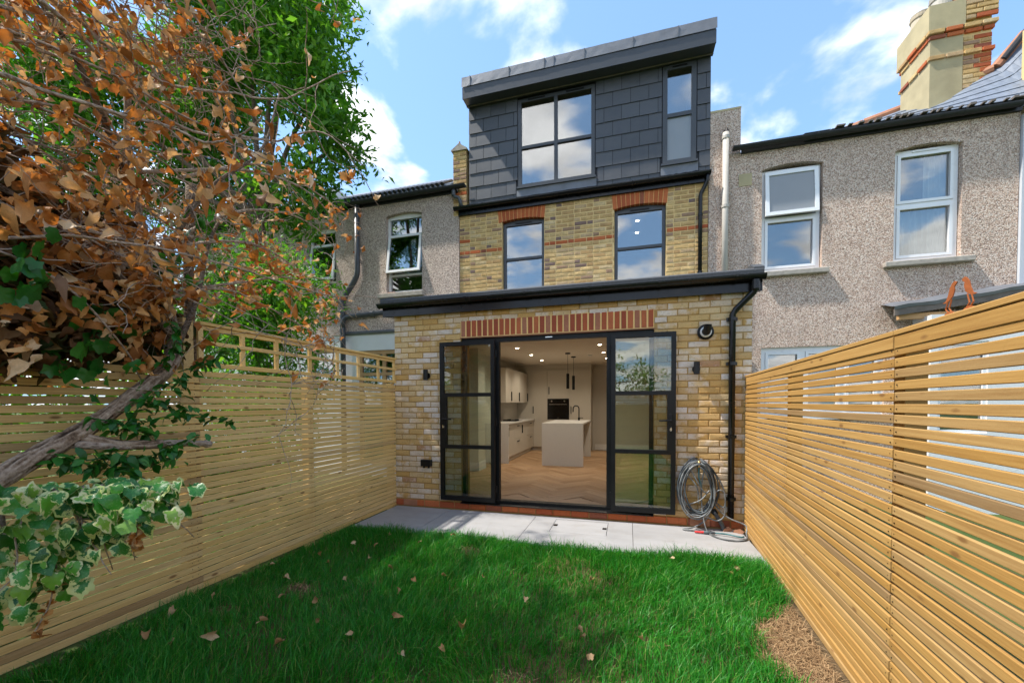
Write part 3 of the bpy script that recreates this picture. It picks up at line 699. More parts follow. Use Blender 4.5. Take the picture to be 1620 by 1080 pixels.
MB().box(KX0 + 0.002, -0.97, 11.112, 11.60, FL + 0.09, 2.35).box(KX0 + 0.002, -0.99, 11.16, 11.60, FL, FL + 0.089).build('cabinet_body', M['cabinet'], tu)
MB().box(KX0 + 0.002, -0.97, 11.13, 11.60, 2.351, KZ).build('bulkhead', M['cabinet'], tu)
for xa, xb, za, zb in ((-2.60, -2.16, FL + 0.1, 2.345), (-2.155, -1.555, FL + 0.1, 0.985), (-2.155, -1.555, 1.56, 2.345), (-1.55, -0.975, FL + 0.1, 2.345)):
    d = MB().box(xa, xb, 11.09, 11.111, za, zb, 0.002).build('cabinet_door', M['cabinet'], tu)
    zz = 1.15 if zb - za > 1.5 else (za + 0.12)
    MB().box(xa + 0.04, xa + 0.058, 11.06, 11.089, zz, zz + 0.2).build('handle', M['steel'], d)
ov = empty('oven', (-1.855, 11.1, 0.99), 'black built in oven with a steel handle bar', 'oven')
MB().box(-2.15, -1.56, 11.085, 11.13, 0.99, 1.555, 0.003).build('oven_body', M['oven'], ov)
MB().box(-2.10, -1.61, 11.05, 11.064, 1.395, 1.41).box(-2.10, -2.085, 11.064, 11.085, 1.395, 1.41).box(-1.625, -1.61, 11.064, 11.085, 1.395, 1.41).build('handle', M['chrome'], ov)
for xx in (-2.03, -1.68): MB().cyl((xx, 11.065, 1.49), (xx, 11.085, 1.49), 0.022, n=14).build('dial', M['chrome'], ov)
MB().box(-1.88, -1.83, 11.082, 11.085, 1.03, 1.037).build('maker_mark', M['chrome'], ov)
tag(MB().box(KX0 + .001, KX0 + .012, 9.02, 9.11, 1.22, 1.32, 0.003).build('wall_socket', M['steel']), 'small black wall socket above the kitchen worktop', 'socket')
for i, (x, y, wd) in enumerate(((-1.25, 8.72, 'nearer'), (-1.22, 9.42, 'farther'))):
    p = empty('pendant_light', (x, y, KZ), 'slim black pendant lamp over the island, the %s of the pair' % wd, 'pendant lamp', 'pendant lamps over the island')
    MB().lathe((x, y, 0), [(0.001, KZ - 0.001), (0.055, KZ - 0.001), (0.055, KZ - 0.025), (0.001, KZ - 0.028)], 18).build('ceiling_rose', M['steel'], p)
    MB().cyl((x, y, 2.06), (x, y, KZ - 0.028), 0.004, n=6).build('flex', M['steel'], p)
    MB().lathe((x, y, 0), [(0.001, 2.06), (0.03, 2.06), (0.032, 2.04), (0.032, 1.74), (0.026, 1.74), (0.026, 1.80), (0.001, 1.80)], 16).build('lamp_shade', M['steel'], p)
dl = bpy.data.lights.new('downlight', 'SPOT'); dl.energy = 5.5; dl.color = (1.0, 0.88, 0.70); dl.spot_size = R(140); dl.spot_blend = 0.7; dl.shadow_soft_size = 0.04
names = ('first', 'second', 'third')
for row, xs in (('left', -2.08), ('right', -0.51)):
    for k, y in enumerate((7.66, 8.84, 10.0)):
        d = empty('downlight', (xs, y, KZ), 'lit recessed kitchen downlight, %s from the doors in the %s row' % (names[k], row), 'downlight', 'lit downlights in the kitchen ceiling')
        MB().lathe((xs, y, 0), [(0.033, KZ - 0.0015), (0.045, KZ - 0.0015), (0.045, KZ - 0.005), (0.033, KZ - 0.005)], 16).build('trim_ring', M['ceiling'], d)
        MB().lathe((xs, y, 0), [(0.032, KZ - 0.003), (0.001, KZ - 0.003)], 16).build('bulb', M['lamp'], d, recalc=False)
        lo = bpy.data.objects.new('downlight_beam', dl); COL.objects.link(lo); lo.location = (xs, y, KZ - 0.02); attach(lo, d)
sd = empty('smoke_alarm', (-0.83, 9.2, KZ), 'small white smoke alarm on the kitchen ceiling', 'smoke alarm')
MB().lathe((-0.83, 9.2, 0), [(0.001, KZ - 0.035), (0.04, KZ - 0.03), (0.05, KZ - 0.001)], 18).build('alarm_body', M['skirting'], sd)

# ------------------------------------------------------------------ fittings on the extension
for x, wd in ((-2.645, 'by the slatted fence trellis'), (0.737, 'below the round boiler flue')):
    t = empty('wall_light', (x, D1, 1.81), 'black up and down wall light %s' % wd, 'wall light', 'wall lights on the extension')
    MB().cyl((x, D1 - 0.005, 1.81), (x, D1 - 0.035, 1.81), 0.042, n=20).build('wall_mount', M['steel'], t)
    s = 0.032
    MB().lathe((x, D1 - 0.068, 0), [(0.026, 1.75), (s, 1.75), (s, 1.89), (0.026, 1.89), (0.026, 1.86), (0.001, 1.86)], 18).lathe((x, D1 - 0.068, 0), [(0.026, 1.75), (0.026, 1.78), (0.001, 1.78)], 18).build('lamp_body', M['steel'], t)
t = empty('boiler_flue', (0.833, D1, 2.225), 'round black boiler flue with a white ring high on the brick', 'flue')
MB().lathe((0.833, D1 - 0.001, 2.225), [(0.085, -0.004), (0.088, -0.02), (0.062, -0.03), (0.062, -0.004)], 28, 'y').build('wall_collar', M['steel'], t, smooth=False)
MB().lathe((0.833, D1 - 0.001, 2.225), [(0.060, -0.004), (0.060, -0.045), (0.050, -0.06), (0.046, -0.06)], 28, 'y').build('outer_ring', M['upvc'], t)
MB().tube([(0.833, D1, 2.225), (0.833, D1 - 0.09, 2.225), (0.834, D1 - 0.13, 2.245), (0.835, D1 - 0.145, 2.285)], 0.042, 18, caps=False).build('flue_pipe', M['steel'], t)
t = empty('outdoor_socket', (-2.66, D1, 0.60), 'grey weatherproof outdoor socket low on the brick', 'socket')
MB().box(-2.735, -2.585, D1 - 0.07, D1 - 0.004, 0.575, 0.665, 0.006).build('cover', M['steel'], t)
for dx in (-0.035, 0.035): MB().cyl((-2.66 + dx, D1 - 0.04, 0.55), (-2.66 + dx, D1 - 0.04, 0.575), 0.014, n=10).build('cable_gland', M['steel'], t)
t = empty('downpipe', (1.10, D1, 0.12), 'black downpipe from the extension gutter beside the coiled hose', 'downpipe')
MB().tube([(1.30, D1 - 0.137, 2.74), (1.30, D1 - 0.137, 2.66), (1.285, D1 - 0.12, 2.61), (1.13, D1 - 0.055, 2.45), (1.10, D1 - 0.046, 2.40), (1.10, D1 - 0.046, 0.14)], 0.034, 14).build('pipe', M['black_plastic'], t, smooth=True)
for z in (2.35, 1.86, 1.05, 0.35): MB().box(1.10 - 0.055, 1.10 + 0.055, D1 - 0.03, D1 - 0.004, z - 0.018, z + 0.018).lathe((1.10, D1 - 0.046, z), [(0.034, -0.02), (0.039, -0.018), (0.039, 0.018), (0.034, 0.02)], 14).build('pipe_clip', M['black_plastic'], t)
MB().lathe((1.30, D1 - 0.137, 0), [(0.036, 2.62), (0.042, 2.64), (0.042, 2.735), (0.036, 2.735)], 14).build('outlet', M['black_plastic'], t)
# garden hose coiled over an outside tap
hs = empty('garden_hose', (0.77, D1 - 0.06, 0.0), 'grey garden hose coiled over the outside tap, tail lying on the patio', 'hose')
def coil(cx, cz, ax, az, turns, y, rr, ph=math.pi / 2, drop=0.0):
    pts = []; n = int(turns * 22); k = rr.uniform(0.9, 1.06); sh = rr.uniform(-0.03, 0.03); q = rr.uniform(0, 6)
    for i in range(n + 1):
        t = ph + 2 * math.pi * turns * i / n
        s = 1 + 0.07 * math.sin(t * 0.37 + q) + 0.03 * math.sin(t * 1.9 + q)
        low = max(0, -math.sin(t))
        pts.append((cx + sh * low + ax * k * s * math.cos(t) * (1 - 0.10 * math.sin(t)), y - 0.012 * math.sin(t * 1.3 + q) - 0.03 * i / n, max(0.02, cz + az * s * math.sin(t) * (1 + drop * low))))
    return pts
rr = random.Random(4)
for k in range(6):
    ax = (0.195, 0.185, 0.165, 0.20, 0.135, 0.178)[k]; az = (0.30, 0.29, 0.285, 0.27, 0.25, 0.30)[k]
    MB().tube(coil(0.755 + rr.uniform(-.01, .01), 0.495 - 0.02 * (k % 3), ax, az, 1.97, D1 - 0.035 - 0.016 * k, rr, drop=rr.uniform(0.0, 0.18)), 0.0078, 7).build('hose_loop', M[('hose', 'hose_dark', 'hose', 'hose_dark', 'hose_dark', 'hose')[k]], hs, smooth=True)
def spl(pts, n=10):
    P = [Vector(p) for p in pts]; P = [P[0] * 2 - P[1]] + P + [P[-1] * 2 - P[-2]]; out = []
    for i in range(1, len(P) - 2):
        for j in range(n):
            t = j / n; a, b, c, d = P[i - 1], P[i], P[i + 1], P[i + 2]
            out.append(0.5 * ((2 * b) + (c - a) * t + (2 * a - 5 * b + 4 * c - d) * t * t + (3 * b - a - 3 * c + d) * t ** 3))
    out.append(P[-2]); return out
y = D1 - 0.09
MB().tube(spl([(0.80, y, 0.78), (0.90, y, 0.62), (0.90, y - .02, 0.30), (0.83, y - .03, 0.12), (0.70, y - .05, 0.03), (0.60, y - .06, 0.012), (0.62, y - .10, 0.012), (0.80, y - .12, 0.012)]), 0.0078, 7).build('hose_tail', M['hose'], hs, smooth=True)
MB().tube(spl([(0.86, y, 0.74), (0.97, y, 0.58), (1.03, y, 0.42), (1.02, y - .03, 0.28), (0.96, y - .02, 0.30), (0.91, y - .01, 0.38), (0.96, y - .04, 0.46), (1.02, y - .04, 0.42), (1.02, y - .05, 0.20), (0.95, y - .03, 0.12), (0.82, y - .04, 0.16), (0.64, y - .03, 0.17)]), 0.0078, 7).build('hose_tail', M['hose'], hs, smooth=True)
MB().tube(spl([(0.91, y - .02, 0.52), (0.93, y - .03, 0.30), (1.05, y - .05, 0.17), (1.22, y - .07, 0.10), (1.215, y - .13, 0.03), (1.17, y - .30, 0.012), (1.02, y - .36, 0.012), (0.89, y - .28, 0.012), (0.83, y - .12, 0.03), (0.80, y - .03, 0.20), (0.79, y, 0.45), (0.82, y, 0.70)]), 0.0080, 7).build('hose_tail', M['hose'], hs, smooth=True)
MB().tube(spl([(0.90, y - .17, 0.02), (1.02, y - .20, 0.025), (1.13, y - .25, 0.02), (1.17, y - .22, 0.02)]), 0.009, 7).build('hose_tail', M['hose_teal'], hs, smooth=True)
for a, b, c in (((0.66, 0.70), (0.80, 0.45), (0.86, 0.42)), ((0.66, 0.28), (0.78, 0.34), (0.87, 0.45)), ((0.64, 0.62), (0.74, 0.48), (0.76, 0.30))):
    MB().tube(spl([(a[0], y - .02, a[1]), (b[0], y - .03, b[1]), (c[0], y - .02, c[1])]), 0.0075, 7).build('hose_loop', M['hose'], hs, smooth=True)
MB().tube([(0.70, y - .17, 0.018), (0.79, y - .17, 0.02)], [0.011, 0.014], 10).build('nozzle', M['red_plastic'], hs)
MB().tube([(0.79, y - .17, 0.02), (0.83, y - .172, 0.022), (0.85, y - .172, 0.022), (0.90, y - .175, 0.022)], [0.018, 0.02, 0.014, 0.014], 10).build('hose_connector', M['hose_dark'], hs)
ot = empty('outside_tap', (0.765, D1, 0.76), 'brass outside tap on the brick holding the hose', 'tap')
MB().tube([(0.765, D1 - 0.004, 0.775), (0.765, D1 - 0.05, 0.775), (0.765, D1 - 0.085, 0.76), (0.765, D1 - 0.09, 0.70)], [0.014, 0.014, 0.016, 0.013], 10).build('tap_body', M['brass'], ot, smooth=True)
MB().cyl((0.765, D1 - 0.06, 0.78), (0.765, D1 - 0.06, 0.81), 0.008, n=8).box(0.73, 0.80, D1 - 0.066, D1 - 0.054, 0.81, 0.82).build('tap_handle', M['brass'], ot)
MB().tube(spl([(0.765, D1 - 0.09, 0.70), (0.763, D1 - 0.092, 0.60), (0.79, D1 - 0.09, 0.48)]), 0.010, 8).build('tap_hose', M['hose_teal'], ot, smooth=True)
wp = empty('waste_pipe', (0.95, D1, 0.17), 'dirty black waste pipe elbow at the wall foot behind the hose', 'pipe')
MB().tube(spl([(0.92, D1 - 0.002, 0.20), (0.93, D1 - 0.05, 0.20), (0.96, D1 - 0.07, 0.15), (1.01, D1 - 0.08, 0.06), (1.02, D1 - 0.08, 0.004)]), 0.023, 12).build('pipe', M['grey_plastic'], wp, smooth=True)
MB().lathe((0.93, D1 - 0.05, 0.2), [(0.024, -0.03), (0.034, -0.028), (0.034, 0.012), (0.024, 0.014)], 14, 'y').build('elbow_cap', M['steel'], wp)
for i, (x, yy, a) in enumerate(((1.06, D1 - 0.09, 0.3), (1.16, D1 - 0.13, -0.5))):
    o = tag(MB().prism([(-0.05, 0.0), (0.04, 0.0), (0.055, 0.02), (0.02, 0.045), (-0.04, 0.03)], 'y', -0.012, 0.02).build('tile_shard', M['terracotta']), ('broken orange tile piece at the wall foot beside the downpipe', 'broken orange tile piece lying closest to the slatted fence foot')[i], 'tile')
    o.location = (x, yy, 0.001); o.rotation_euler.z = a

# ================================================================== windows
def arc_top(x0, x1, zs, rise, n=10):
    """points of a flat segmental arch from left to right"""
    return [(x0 + (x1 - x0) * i / n, zs + rise * (1 - (2 * i / n - 1) ** 2)) for i in range(n + 1)]
def window(parent, x0, x1, z0, z1, y, fm, pm, trans=(), mull=(), w=0.055, depth=0.07, sash=(), arch=0.0, vent=True, lites=None, name='window', pane_in=0.03, label=None):
    """frame with panes in the XZ plane; sash = indices of rows with their own opening frame; front of frame at y"""
    m = MB(); zt = z1 - arch
    if arch:
        m.box(x0, x0 + w, y, y + depth, z0, zt); m.box(x1 - w, x1, y, y + depth, z0, zt); m.box(x0 + w, x1 - w, y, y + depth, z0, z0 + w)
        m.prism([(x0, zt), (x0 + w, zt - w * 0.9), (x1 - w, zt - w * 0.9), (x1, zt)] + arc_top(x0, x1, zt, arch)[-2:0:-1], 'y', y + 0.0005, y + depth)
    else:
        m.frame(x0, x1, z0, z1, y, y + depth, w)
    zs = [z0 + w] + [v for t in trans for v in (t - w * 0.42, t + w * 0.42)] + [zt - w * 0.9 if arch else z1 - w]
    xs = [x0 + w] + [v for t in mull for v in (t - w * 0.5, t + w * 0.5)] + [x1 - w]
    for t in trans: m.box(x0 + w, x1 - w, y + 0.001, y + depth, t - w * 0.42, t + w * 0.42)
    for j in range(len(zs) // 2):
        for t in mull: m.box(t - w * 0.5, t + w * 0.5, y + 0.002, y + depth, zs[2 * j], zs[2 * j + 1])
    wo_ = m.build('frame' if False else name, M[fm], parent)
    if label: wo_['label'] = label
    for j in range(len(zs) // 2):
        for i in range(len(xs) // 2):
            a, b, c, d = xs[2 * i], xs[2 * i + 1], zs[2 * j], zs[2 * j + 1]
            if (i, j) in sash or j in sash:
                s = 0.04
                MB().frame(a + .003, b - .003, c + .003, d - .003, y - 0.012, y + 0.04, s).build('sash', M[fm], wo_)
                a, b, c, d = a + s + .003, b - s - .003, c + s + .003, d - s - .003
            MB().box(a, b, y + pane_in, y + pane_in + 0.006, c, d).build('pane', M[pm[j] if isinstance(pm, (list, tuple)) else pm], wo_)
    if vent:
        xc = (x0 + x1) / 2 if not mull else (x0 + mull[0]) / 2
        for q in ([xc] if not mull else [(x0 + mull[0]) / 2, (mull[0] + x1) / 2]):
            zv = (zt - w * 0.30) if arch else (z1 - w * 0.5)
            L = min(0.16, (x1 - x0) * 0.22)
            MB().box(q - L, q + L, y - 0.014, y - 0.0005, zv - 0.010, zv + 0.010).build('trickle_vent', M['steel' if fm == 'win_grey' else fm], wo_)
    return wo_
def arch_infill(parent, x0, x1, zt, rise, y0, y1, mat):
    """fills the corners between a square opening and the segmental curve below its top"""
    a = arc_top(x0, x1, zt - rise, rise)
    poly = [(x0, zt)] + a[:6]; MB().prism([(x0, zt)] + [p for p in a[:6]], 'y', y0, y1).build('arch_infill', mat, parent)
    MB().prism([(x1, zt)] + [p for p in a[:4:-1]], 'y', y0, y1).build('arch_infill', mat, parent)
def room(parent, x0, x1, y0, y1, z0, z1, name='room_lining'):
    m = MB(); m.add([(x, y, z) for z in (z0, z1) for y in (y0, y1) for x in (x0, x1)], [(0, 1, 3, 2), (4, 6, 7, 5), (2, 3, 7, 6), (0, 2, 6, 4), (1, 5, 7, 3)])
    return m.build(name, M['room'], parent, recalc=False)

# ================================================================== THE HOUSE: old rear wall and loft dormer
hx0, hx1 = -3.205, 1.265
hs_ = empty('terraced_house', (-0.97, D2, 0), 'yellow brick terraced house with a dark slate clad loft dormer', 'house')
WA = (-2.33, -1.515, 3.42, 4.915); WB = (-0.255, 0.605, 3.42, 4.885)
grid_wall(hx0 + .004, hx1 - .004, 2.91, 5.14, D2 + 0.007, D2 + 0.28, [WA, WB]).build('wall', M['mortar_old'], hs_)
BO = brick_meshes('brick', M['brick_old'], 0.215, 0.064, 0.03, n=10, jit=0.004, ch=0.008)
BR = brick_meshes('brick', M['brick_red'], 0.215, 0.064, 0.03, n=4, jit=0.003)
holes = [WA, WB, (-2.405, -1.50, 4.84, 5.2), (-0.285, 0.628, 4.81, 5.2)]
rects = [r for r in lay(hx0, hx1, 2.9125, 5.11, holes, bond='flemish', joint=0.009, seed=21) if r[2] > 3.40]
place_bricks(rects, D2, hs_, BO, 0.215, limit=300, key=lambda r: (-round(r[2] * 0 + r[0] * 0.1), r[2] < 3.55, r[2]), mat=M['brick_old'],
             swap=lambda a, b, z: BR if (abs(z - 4.375) < 0.03 or (a < -3.12 and abs(z - 4.6) < 0.035)) else None)
def flat_arch(x0, x1, zs, rise, zt, n, y):
    bot = lambda t: zs + rise * (1 - (2 * t - 1) ** 2)
    for i in range(n):
        t0, t1 = (i + 0.06) / n, (i + 0.94) / n; k = 0.05
        def px(t, z): return (x0 + x1) / 2 + (t - 0.5) * (x1 - x0) * (1 + k * (z - zs) / (zt - zs))
        q = [(px(t0, bot(t0)), bot(t0)), (px(t1, bot(t1)), bot(t1)), (px(t1, zt), zt), (px(t0, zt), zt)]
        MB().prism(q, 'y', y - 0.004 + random.uniform(-.002, .002), D2 + 0.10).build('arch_brick', M['brick_red'], hs_)
for xa, xb, za in ((-2.40, -1.503, 4.862), (-0.283, 0.625, 4.835)):
    MB().prism([(xa, 5.084)] + [(p[0], p[1] + 0.003) for p in arc_top(xa, xb, za, 0.045)] + [(xb, 5.084)], 'y', D2 + 0.0015, D2 + 0.09).build('arch_pointing', M['mortar_arch'], hs_)
flat_arch(-2.395, -1.508, 4.862, 0.045, 5.085, 12, D2); flat_arch(-0.278, 0.62, 4.835, 0.045, 5.085, 12, D2)
window(hs_, WA[0] + .004, WA[1] - .004, 3.43, 4.91, D2 + 0.075, 'win_grey', 'glass_win', trans=(4.18,), arch=0.05)
window(hs_, WB[0] + .004, WB[1] - .004, 3.43, 4.88, D2 + 0.075, 'win_grey', 'glass_win', trans=(4.165,), arch=0.05)
rm = room(hs_, hx0 + .3, hx1 - .3, D2 + 0.29, D2 + 3.2, 2.95, 5.12)
for y in (8.15, 8.75, 9.35):
    MB().lathe((0.16, y, 0), [(0.03, 5.112), (0.001, 5.112)], 14).build('ceiling_lamp', M['lamp'], rm, recalc=False)
MB().box(hx0 - 0.0, hx1 - 0.02, D2 - 0.045, D2 - 0.004, 5.085, 5.185).build('fascia_board', M['black_plastic'], hs_)
gutter(hs_, hx0 - 0.06, hx1 + 0.01, D2 - 0.103, 5.215, 0.055, step=0.9)
DX0, DX1, DY = -2.985, 1.285, D2 - 0.02
SMALL = (0.54, 1.066, 5.455, 7.095); BIG = (-1.998, -0.592, 5.445, 7.06)
dm = grid_wall(DX0, DX1, 5.20, 7.14, DY + 0.012, DY + 0.25, [BIG, SMALL]).build('dormer_wall', M['steel'], hs_)
MB().box(DX0, DX0 + 0.2, DY + 0.251, DY + 3.2, 5.2, 7.14).box(DX1 - 0.2, DX1, DY + 0.251, DY + 3.2, 5.2, 7.14).build('dormer_cheek', M['slate'], hs_)
rr = random.Random(9); SM = []
for k in range(4):
    m = MB(); j = lambda: rr.uniform(-0.0008, 0.0008)
    L, H = 0.2965, 0.262
    m.add([(-L / 2, -0.012, 0), (L / 2, -0.012, 0), (L / 2, 0.0015, H), (-L / 2, 0.0015, H), (-L / 2, -0.0055, 0), (L / 2, -0.0055, 0), (L / 2, 0.0075, H), (-L / 2, 0.0075, H)],
          [(0, 1, 2, 3), (5, 4, 7, 6), (0, 4, 5, 1), (1, 5, 6, 2), (2, 6, 7, 3), (3, 7, 4, 0)])
    SM.append(m.mesh('slate', M['slate']))
k = 0; z = 5.097
APR = [(-2.03, -0.56, 5.0, 5.46), (0.51, 1.10, 5.0, 5.46)]
while z < 7.10:
    zt = min(z + 0.253, 7.13)
    cuts = [(h[0] - 0.012, h[1] + 0.012) for h in (BIG, SMALL) + tuple(APR) if h[2] < z + 0.13 and h[3] > z + 0.10]
    x = DX0 - (0.15 if k % 2 else 0.0)
    while x < DX1:
        for a, b in spans(max(x, DX0), min(x + 0.30, DX1), cuts):
            o = link('slate', rr.choice(SM), dm, ((a + b) / 2, DY + rr.uniform(-0.0008, 0.0008), z + rr.uniform(-0.002, 0.002)))
            o.scale = ((b - a - 0.007) / 0.2965, 1, (zt - z + 0.008) / 0.262); o.rotation_euler.y = rr.uniform(-0.003, 0.003)
        x += 0.30
    k += 1; z += 0.253
for a, b, c, d in APR:
    m = MB(); n_ = 12; vs = []
    for i in range(n_ + 1):
        x = a + (b - a) * i / n_; q = rr.uniform(-0.004, 0.004)
        vs += [(x, DY - 0.02 + q, 5.285 + rr.uniform(-.008, .004)), (x, DY - 0.016 + q * .5, 5.40), (x, DY - 0.022, d - 0.02)]
    m.add(vs, [(3 * i + j, 3 * i + 3 + j, 3 * i + 4 + j, 3 * i + 1 + j) for i in range(n_) for j in range(2)])
    m.build('lead_apron', M['lead'], hs_)
window(hs_, BIG[0], BIG[1], BIG[2], BIG[3], DY - 0.012, 'win_grey', 'glass_win', trans=(6.18,), mull=(-1.29,), w=0.062)
window(hs_, SMALL[0], SMALL[1], SMALL[2], SMALL[3], DY - 0.012, 'win_grey', ('frosted', 'glass_win'), trans=(6.27,), w=0.075)
for wx in (BIG, SMALL): MB().box(wx[0] - 0.025, wx[1] + 0.025, DY - 0.05, DY - 0.013, wx[2] - 0.022, wx[2] + 0.012).build('window_sill', M['win_grey'], hs_)
room(hs_, DX0 + .22, DX1 - .22, DY + 0.26, DY + 3.0, 5.22, 7.12)
MB().box(DX0 - 0.02, DX1 + 0.025, DY - 0.235, DY + 0.012, 7.115, 7.128).build('dormer_soffit', M['fascia_grey'], hs_)
MB().box(DX0 - 0.02, DX1 + 0.025, DY - 0.06, DY - 0.045, 7.098, 7.1145).build('soffit_trim', M['old_wood'], hs_)
MB().prism([(DY - 0.255, 7.115), (DY - 0.236, 7.115), (DY - 0.225, 7.32), (DY - 0.262, 7.32)], 'x', DX0 - 0.025, DX1 + 0.03).build('dormer_fascia', M['fascia_grey'], hs_)
ld = MB(); n_ = 40; prof = [(DY - 0.275, 7.322), (DY - 0.268, 7.42), (DY - 0.262, 7.505), (DY - 0.20, 7.52), (DY + 0.6, 7.54)]
for i in range(n_ + 1):
    x = DX0 - 0.035 + (DX1 - DX0 + 0.075) * i / n_
    for (py, pz) in prof: ld.v.append((x, py + rr.uniform(-.002, .0015), pz + rr.uniform(-.0015, .0015)))
q = len(prof)
ld.f += [(i * q + j, (i + 1) * q + j, (i + 1) * q + j + 1, i * q + j + 1) for i in range(n_) for j in range(q - 1)]
lead = ld.build('lead_roof_edge', M['lead'], hs_)
for x in (-2.85, -2.1, -1.45, -1.28, -0.75, 0.05, 0.75): MB().box(x - 0.006, x + 0.006, DY - 0.279, DY - 0.262, 7.324, 7.500).build('lead_seam', M['lead'], lead)
MB().box(DX0 - 0.03, DX1 + 0.03, DY - 0.22, DY + 3.2, 7.33, 7.50).build('dormer_roof', M['lead'], hs_)
# brick pier at the left party wall
pr_ = MB().prism([(D2 - 0.02, 5.10), (D2 - 0.02, 6.34), (D2 + 0.30, 6.40), (D2 + 2.2, 7.7), (D2 + 2.2, 5.10)], 'x', -3.315, -3.045).build('party_wall_pier', M['mortar_old'], hs_)
for k in range(16):
    z = 5.145 + k * 0.075
    sp = ((-3.318, -3.18), (-3.172, -3.042)) if k % 2 else ((-3.318, -3.24), (-3.232, -3.042))
    for a, b in sp:
        o = link('brick', rr.choice(BR if (k == 5 or k == 1) else BO), pr_, ((a + b) / 2, D2 - 0.028, z)); o.scale.x = (b - a) / 0.215
MB().prism([(-3.345, 6.335), (-3.345, 6.36), (-3.18, 6.47), (-3.015, 6.36), (-3.015, 6.335)], 'y', D2 - 0.06, D2 + 0.35).build('coping_stone', M['concrete'], pr_)
MB().cyl((-3.18, D2 - 0.02, 6.46), (-3.18, D2 - 0.02, 6.52), 0.025, 0.012, 8).build('coping_finial', M['terracotta'], pr_)
t = empty('downpipe', (1.20, D2, 2.9), 'black downpipe on the yellow brick below the dormer gutter', 'downpipe')
MB().tube([(1.235, D2 - 0.10, 5.18), (1.235, D2 - 0.10, 5.11), (1.225, D2 - 0.085, 5.05), (1.145, D2 - 0.05, 4.90), (1.135, D2 - 0.045, 4.85), (1.135, D2 - 0.045, 2.92)], 0.033, 12).build('pipe', M['black_plastic'], t, smooth=True)
for z in (4.55, 3.6): MB().lathe((1.135, D2 - 0.045, z), [(0.034, -0.02), (0.039, -0.018), (0.039, 0.018), (0.034, 0.02)], 12).build('pipe_clip', M['black_plastic'], t)
t = empty('downpipe', (-3.25, D2, 5.2), 'short grey offset downpipe at the brick pier by the roof corner', 'downpipe')
MB().tube([(-3.27, D2 - 0.12, 5.56), (-3.27, D2 - 0.12, 5.46), (-3.25, D2 - 0.11, 5.43), (-3.17, D2 - 0.10, 5.40), (-3.15, D2 - 0.10, 5.36), (-3.11, D2 - 0.10, 5.20)], 0.034, 12).build('pipe', M['grey_plastic'], t, smooth=True)
MB().lathe((-3.27, D2 - 0.12, 0), [(0.035, 5.44), (0.042, 5.45), (0.042, 5.54), (0.035, 5.55)], 12).build('pipe_socket', M['grey_plastic'], t)

# ================================================================== LEFT NEIGHBOUR
lx0, lx1 = -10.0, -3.207
ln = empty('pebbledash_house', (-5.0, D2, 0), 'grey pebbledash house behind the trellis with an open tilted window', 'house')
LA = (-4.835, -4.012, 3.70, 5.33); LB = (-6.785, -6.07, 3.70, 5.25); LC = (-6.78, -6.16, 1.45, 2.62); LD = (-5.56, -4.30, 0.15, 2.56)
grid_wall(lx0, lx1, 2.905, 5.58, D2 - 0.018, D2 + 0.25, [LA, LB]).build('wall', M['pebble_l'], ln)
grid_wall(lx0, lx1, -0.15, 2.904, D2 + 0.004, D2 + 0.25, [LC, LD]).build('ground_floor_wall', M['white_paint'], ln)
MB().prism([(D2 - 0.035, 2.90), (D2 - 0.06, 2.935), (D2 - 0.02, 2.975), (D2 - 0.018, 2.90)], 'x', -5.84, lx1).build('flashing', M['lead'], ln)
for h in (LA, LB): arch_infill(ln, h[0], h[1], h[3], 0.055, D2 - 0.0175, D2 + 0.2, M['pebble_l'])
for (h, tag_) in ((LA, 'a'), (LB, 'b')):
    w_ = window(ln, h[0], h[1], h[2] + 0.02, h[3], D2 + 0.07, 'upvc', 'glass_old', trans=(4.09, 4.90), w=0.05, arch=0.05, vent=False)
    # top hung sash propped open
    a, b, zt = h[0] + 0.03, h[1] - 0.03, 4.90
    sm = MB().frame(a, b, -0.80, 0.0, -0.02, 0.02, 0.05).build('sash', M['upvc'], w_); sm.location = (0, D2 + 0.05, zt); sm.rotation_euler.x = R(-9)
    gp = MB().box(a + .05, b - .05, -0.003, 0.003, -0.75, -0.05).build('sash_pane', M['glass_old'], w_); gp.location = (0, D2 + 0.05, zt); gp.rotation_euler.x = R(-9)
    MB().box(h[0] - 0.17, h[1] + 0.04, D2 - 0.10, D2 + 0.08, 3.61, 3.70, 0.008).build('window_sill', M['concrete'], ln)
MB().box(-4.78, -4.62, D2 - 0.06, D2 + 0.0, 3.70, 3.725).build('tile_piece', M['terracotta'], ln)
room(ln, -7.4, -3.5, D2 + 0.26, D2 + 3, 3.0, 5.5); room(ln, -7.4, -3.5, D2 + 0.26, D2 + 3, 0.0, 2.85)
w_ = window(ln, LC[0], LC[1], LC[2], LC[3], D2 + 0.03, 'bare_wood', 'glass_old', w=0.07, vent=False)
w_ = window(ln, LD[0], LD[1], LD[2], LD[3], D2 + 0.03, 'bare_wood', 'glass_old', trans=(2.06,), mull=(-4.95,), w=0.08, vent=False)
gutter(ln, lx0, -3.03, D2 - 0.13, 5.625, 0.06, 'old_gutter', step=1.1)
MB().box(lx0, lx1, D2 - 0.05, D2 - 0.02, 5.54, 5.66).build('fascia_board', M['old_gutter'], ln)
rt = MB().prism([(D2 - 0.12, 5.66), (D2 - 0.12, 5.70), (D2 + 3.2, 7.75), (D2 + 3.2, 7.60)], 'x', lx0, -3.32).build('roof', M['slate_old'], ln)
m = MB(); x = -9.9
while x < -3.4:
    m.tube([(x, D2 - 0.16, 5.685), (x, D2 + 0.3, 5.98)], 0.035, 7); x += 0.105
tag(m.build('roof_tiles', M['old_gutter'], rt), kind='stuff')
MB().box(-7.5, -6.55, D2 + 0.6, D2 + 1.2, 5.9, 6.45).build('chimney', M['white_paint'], ln)
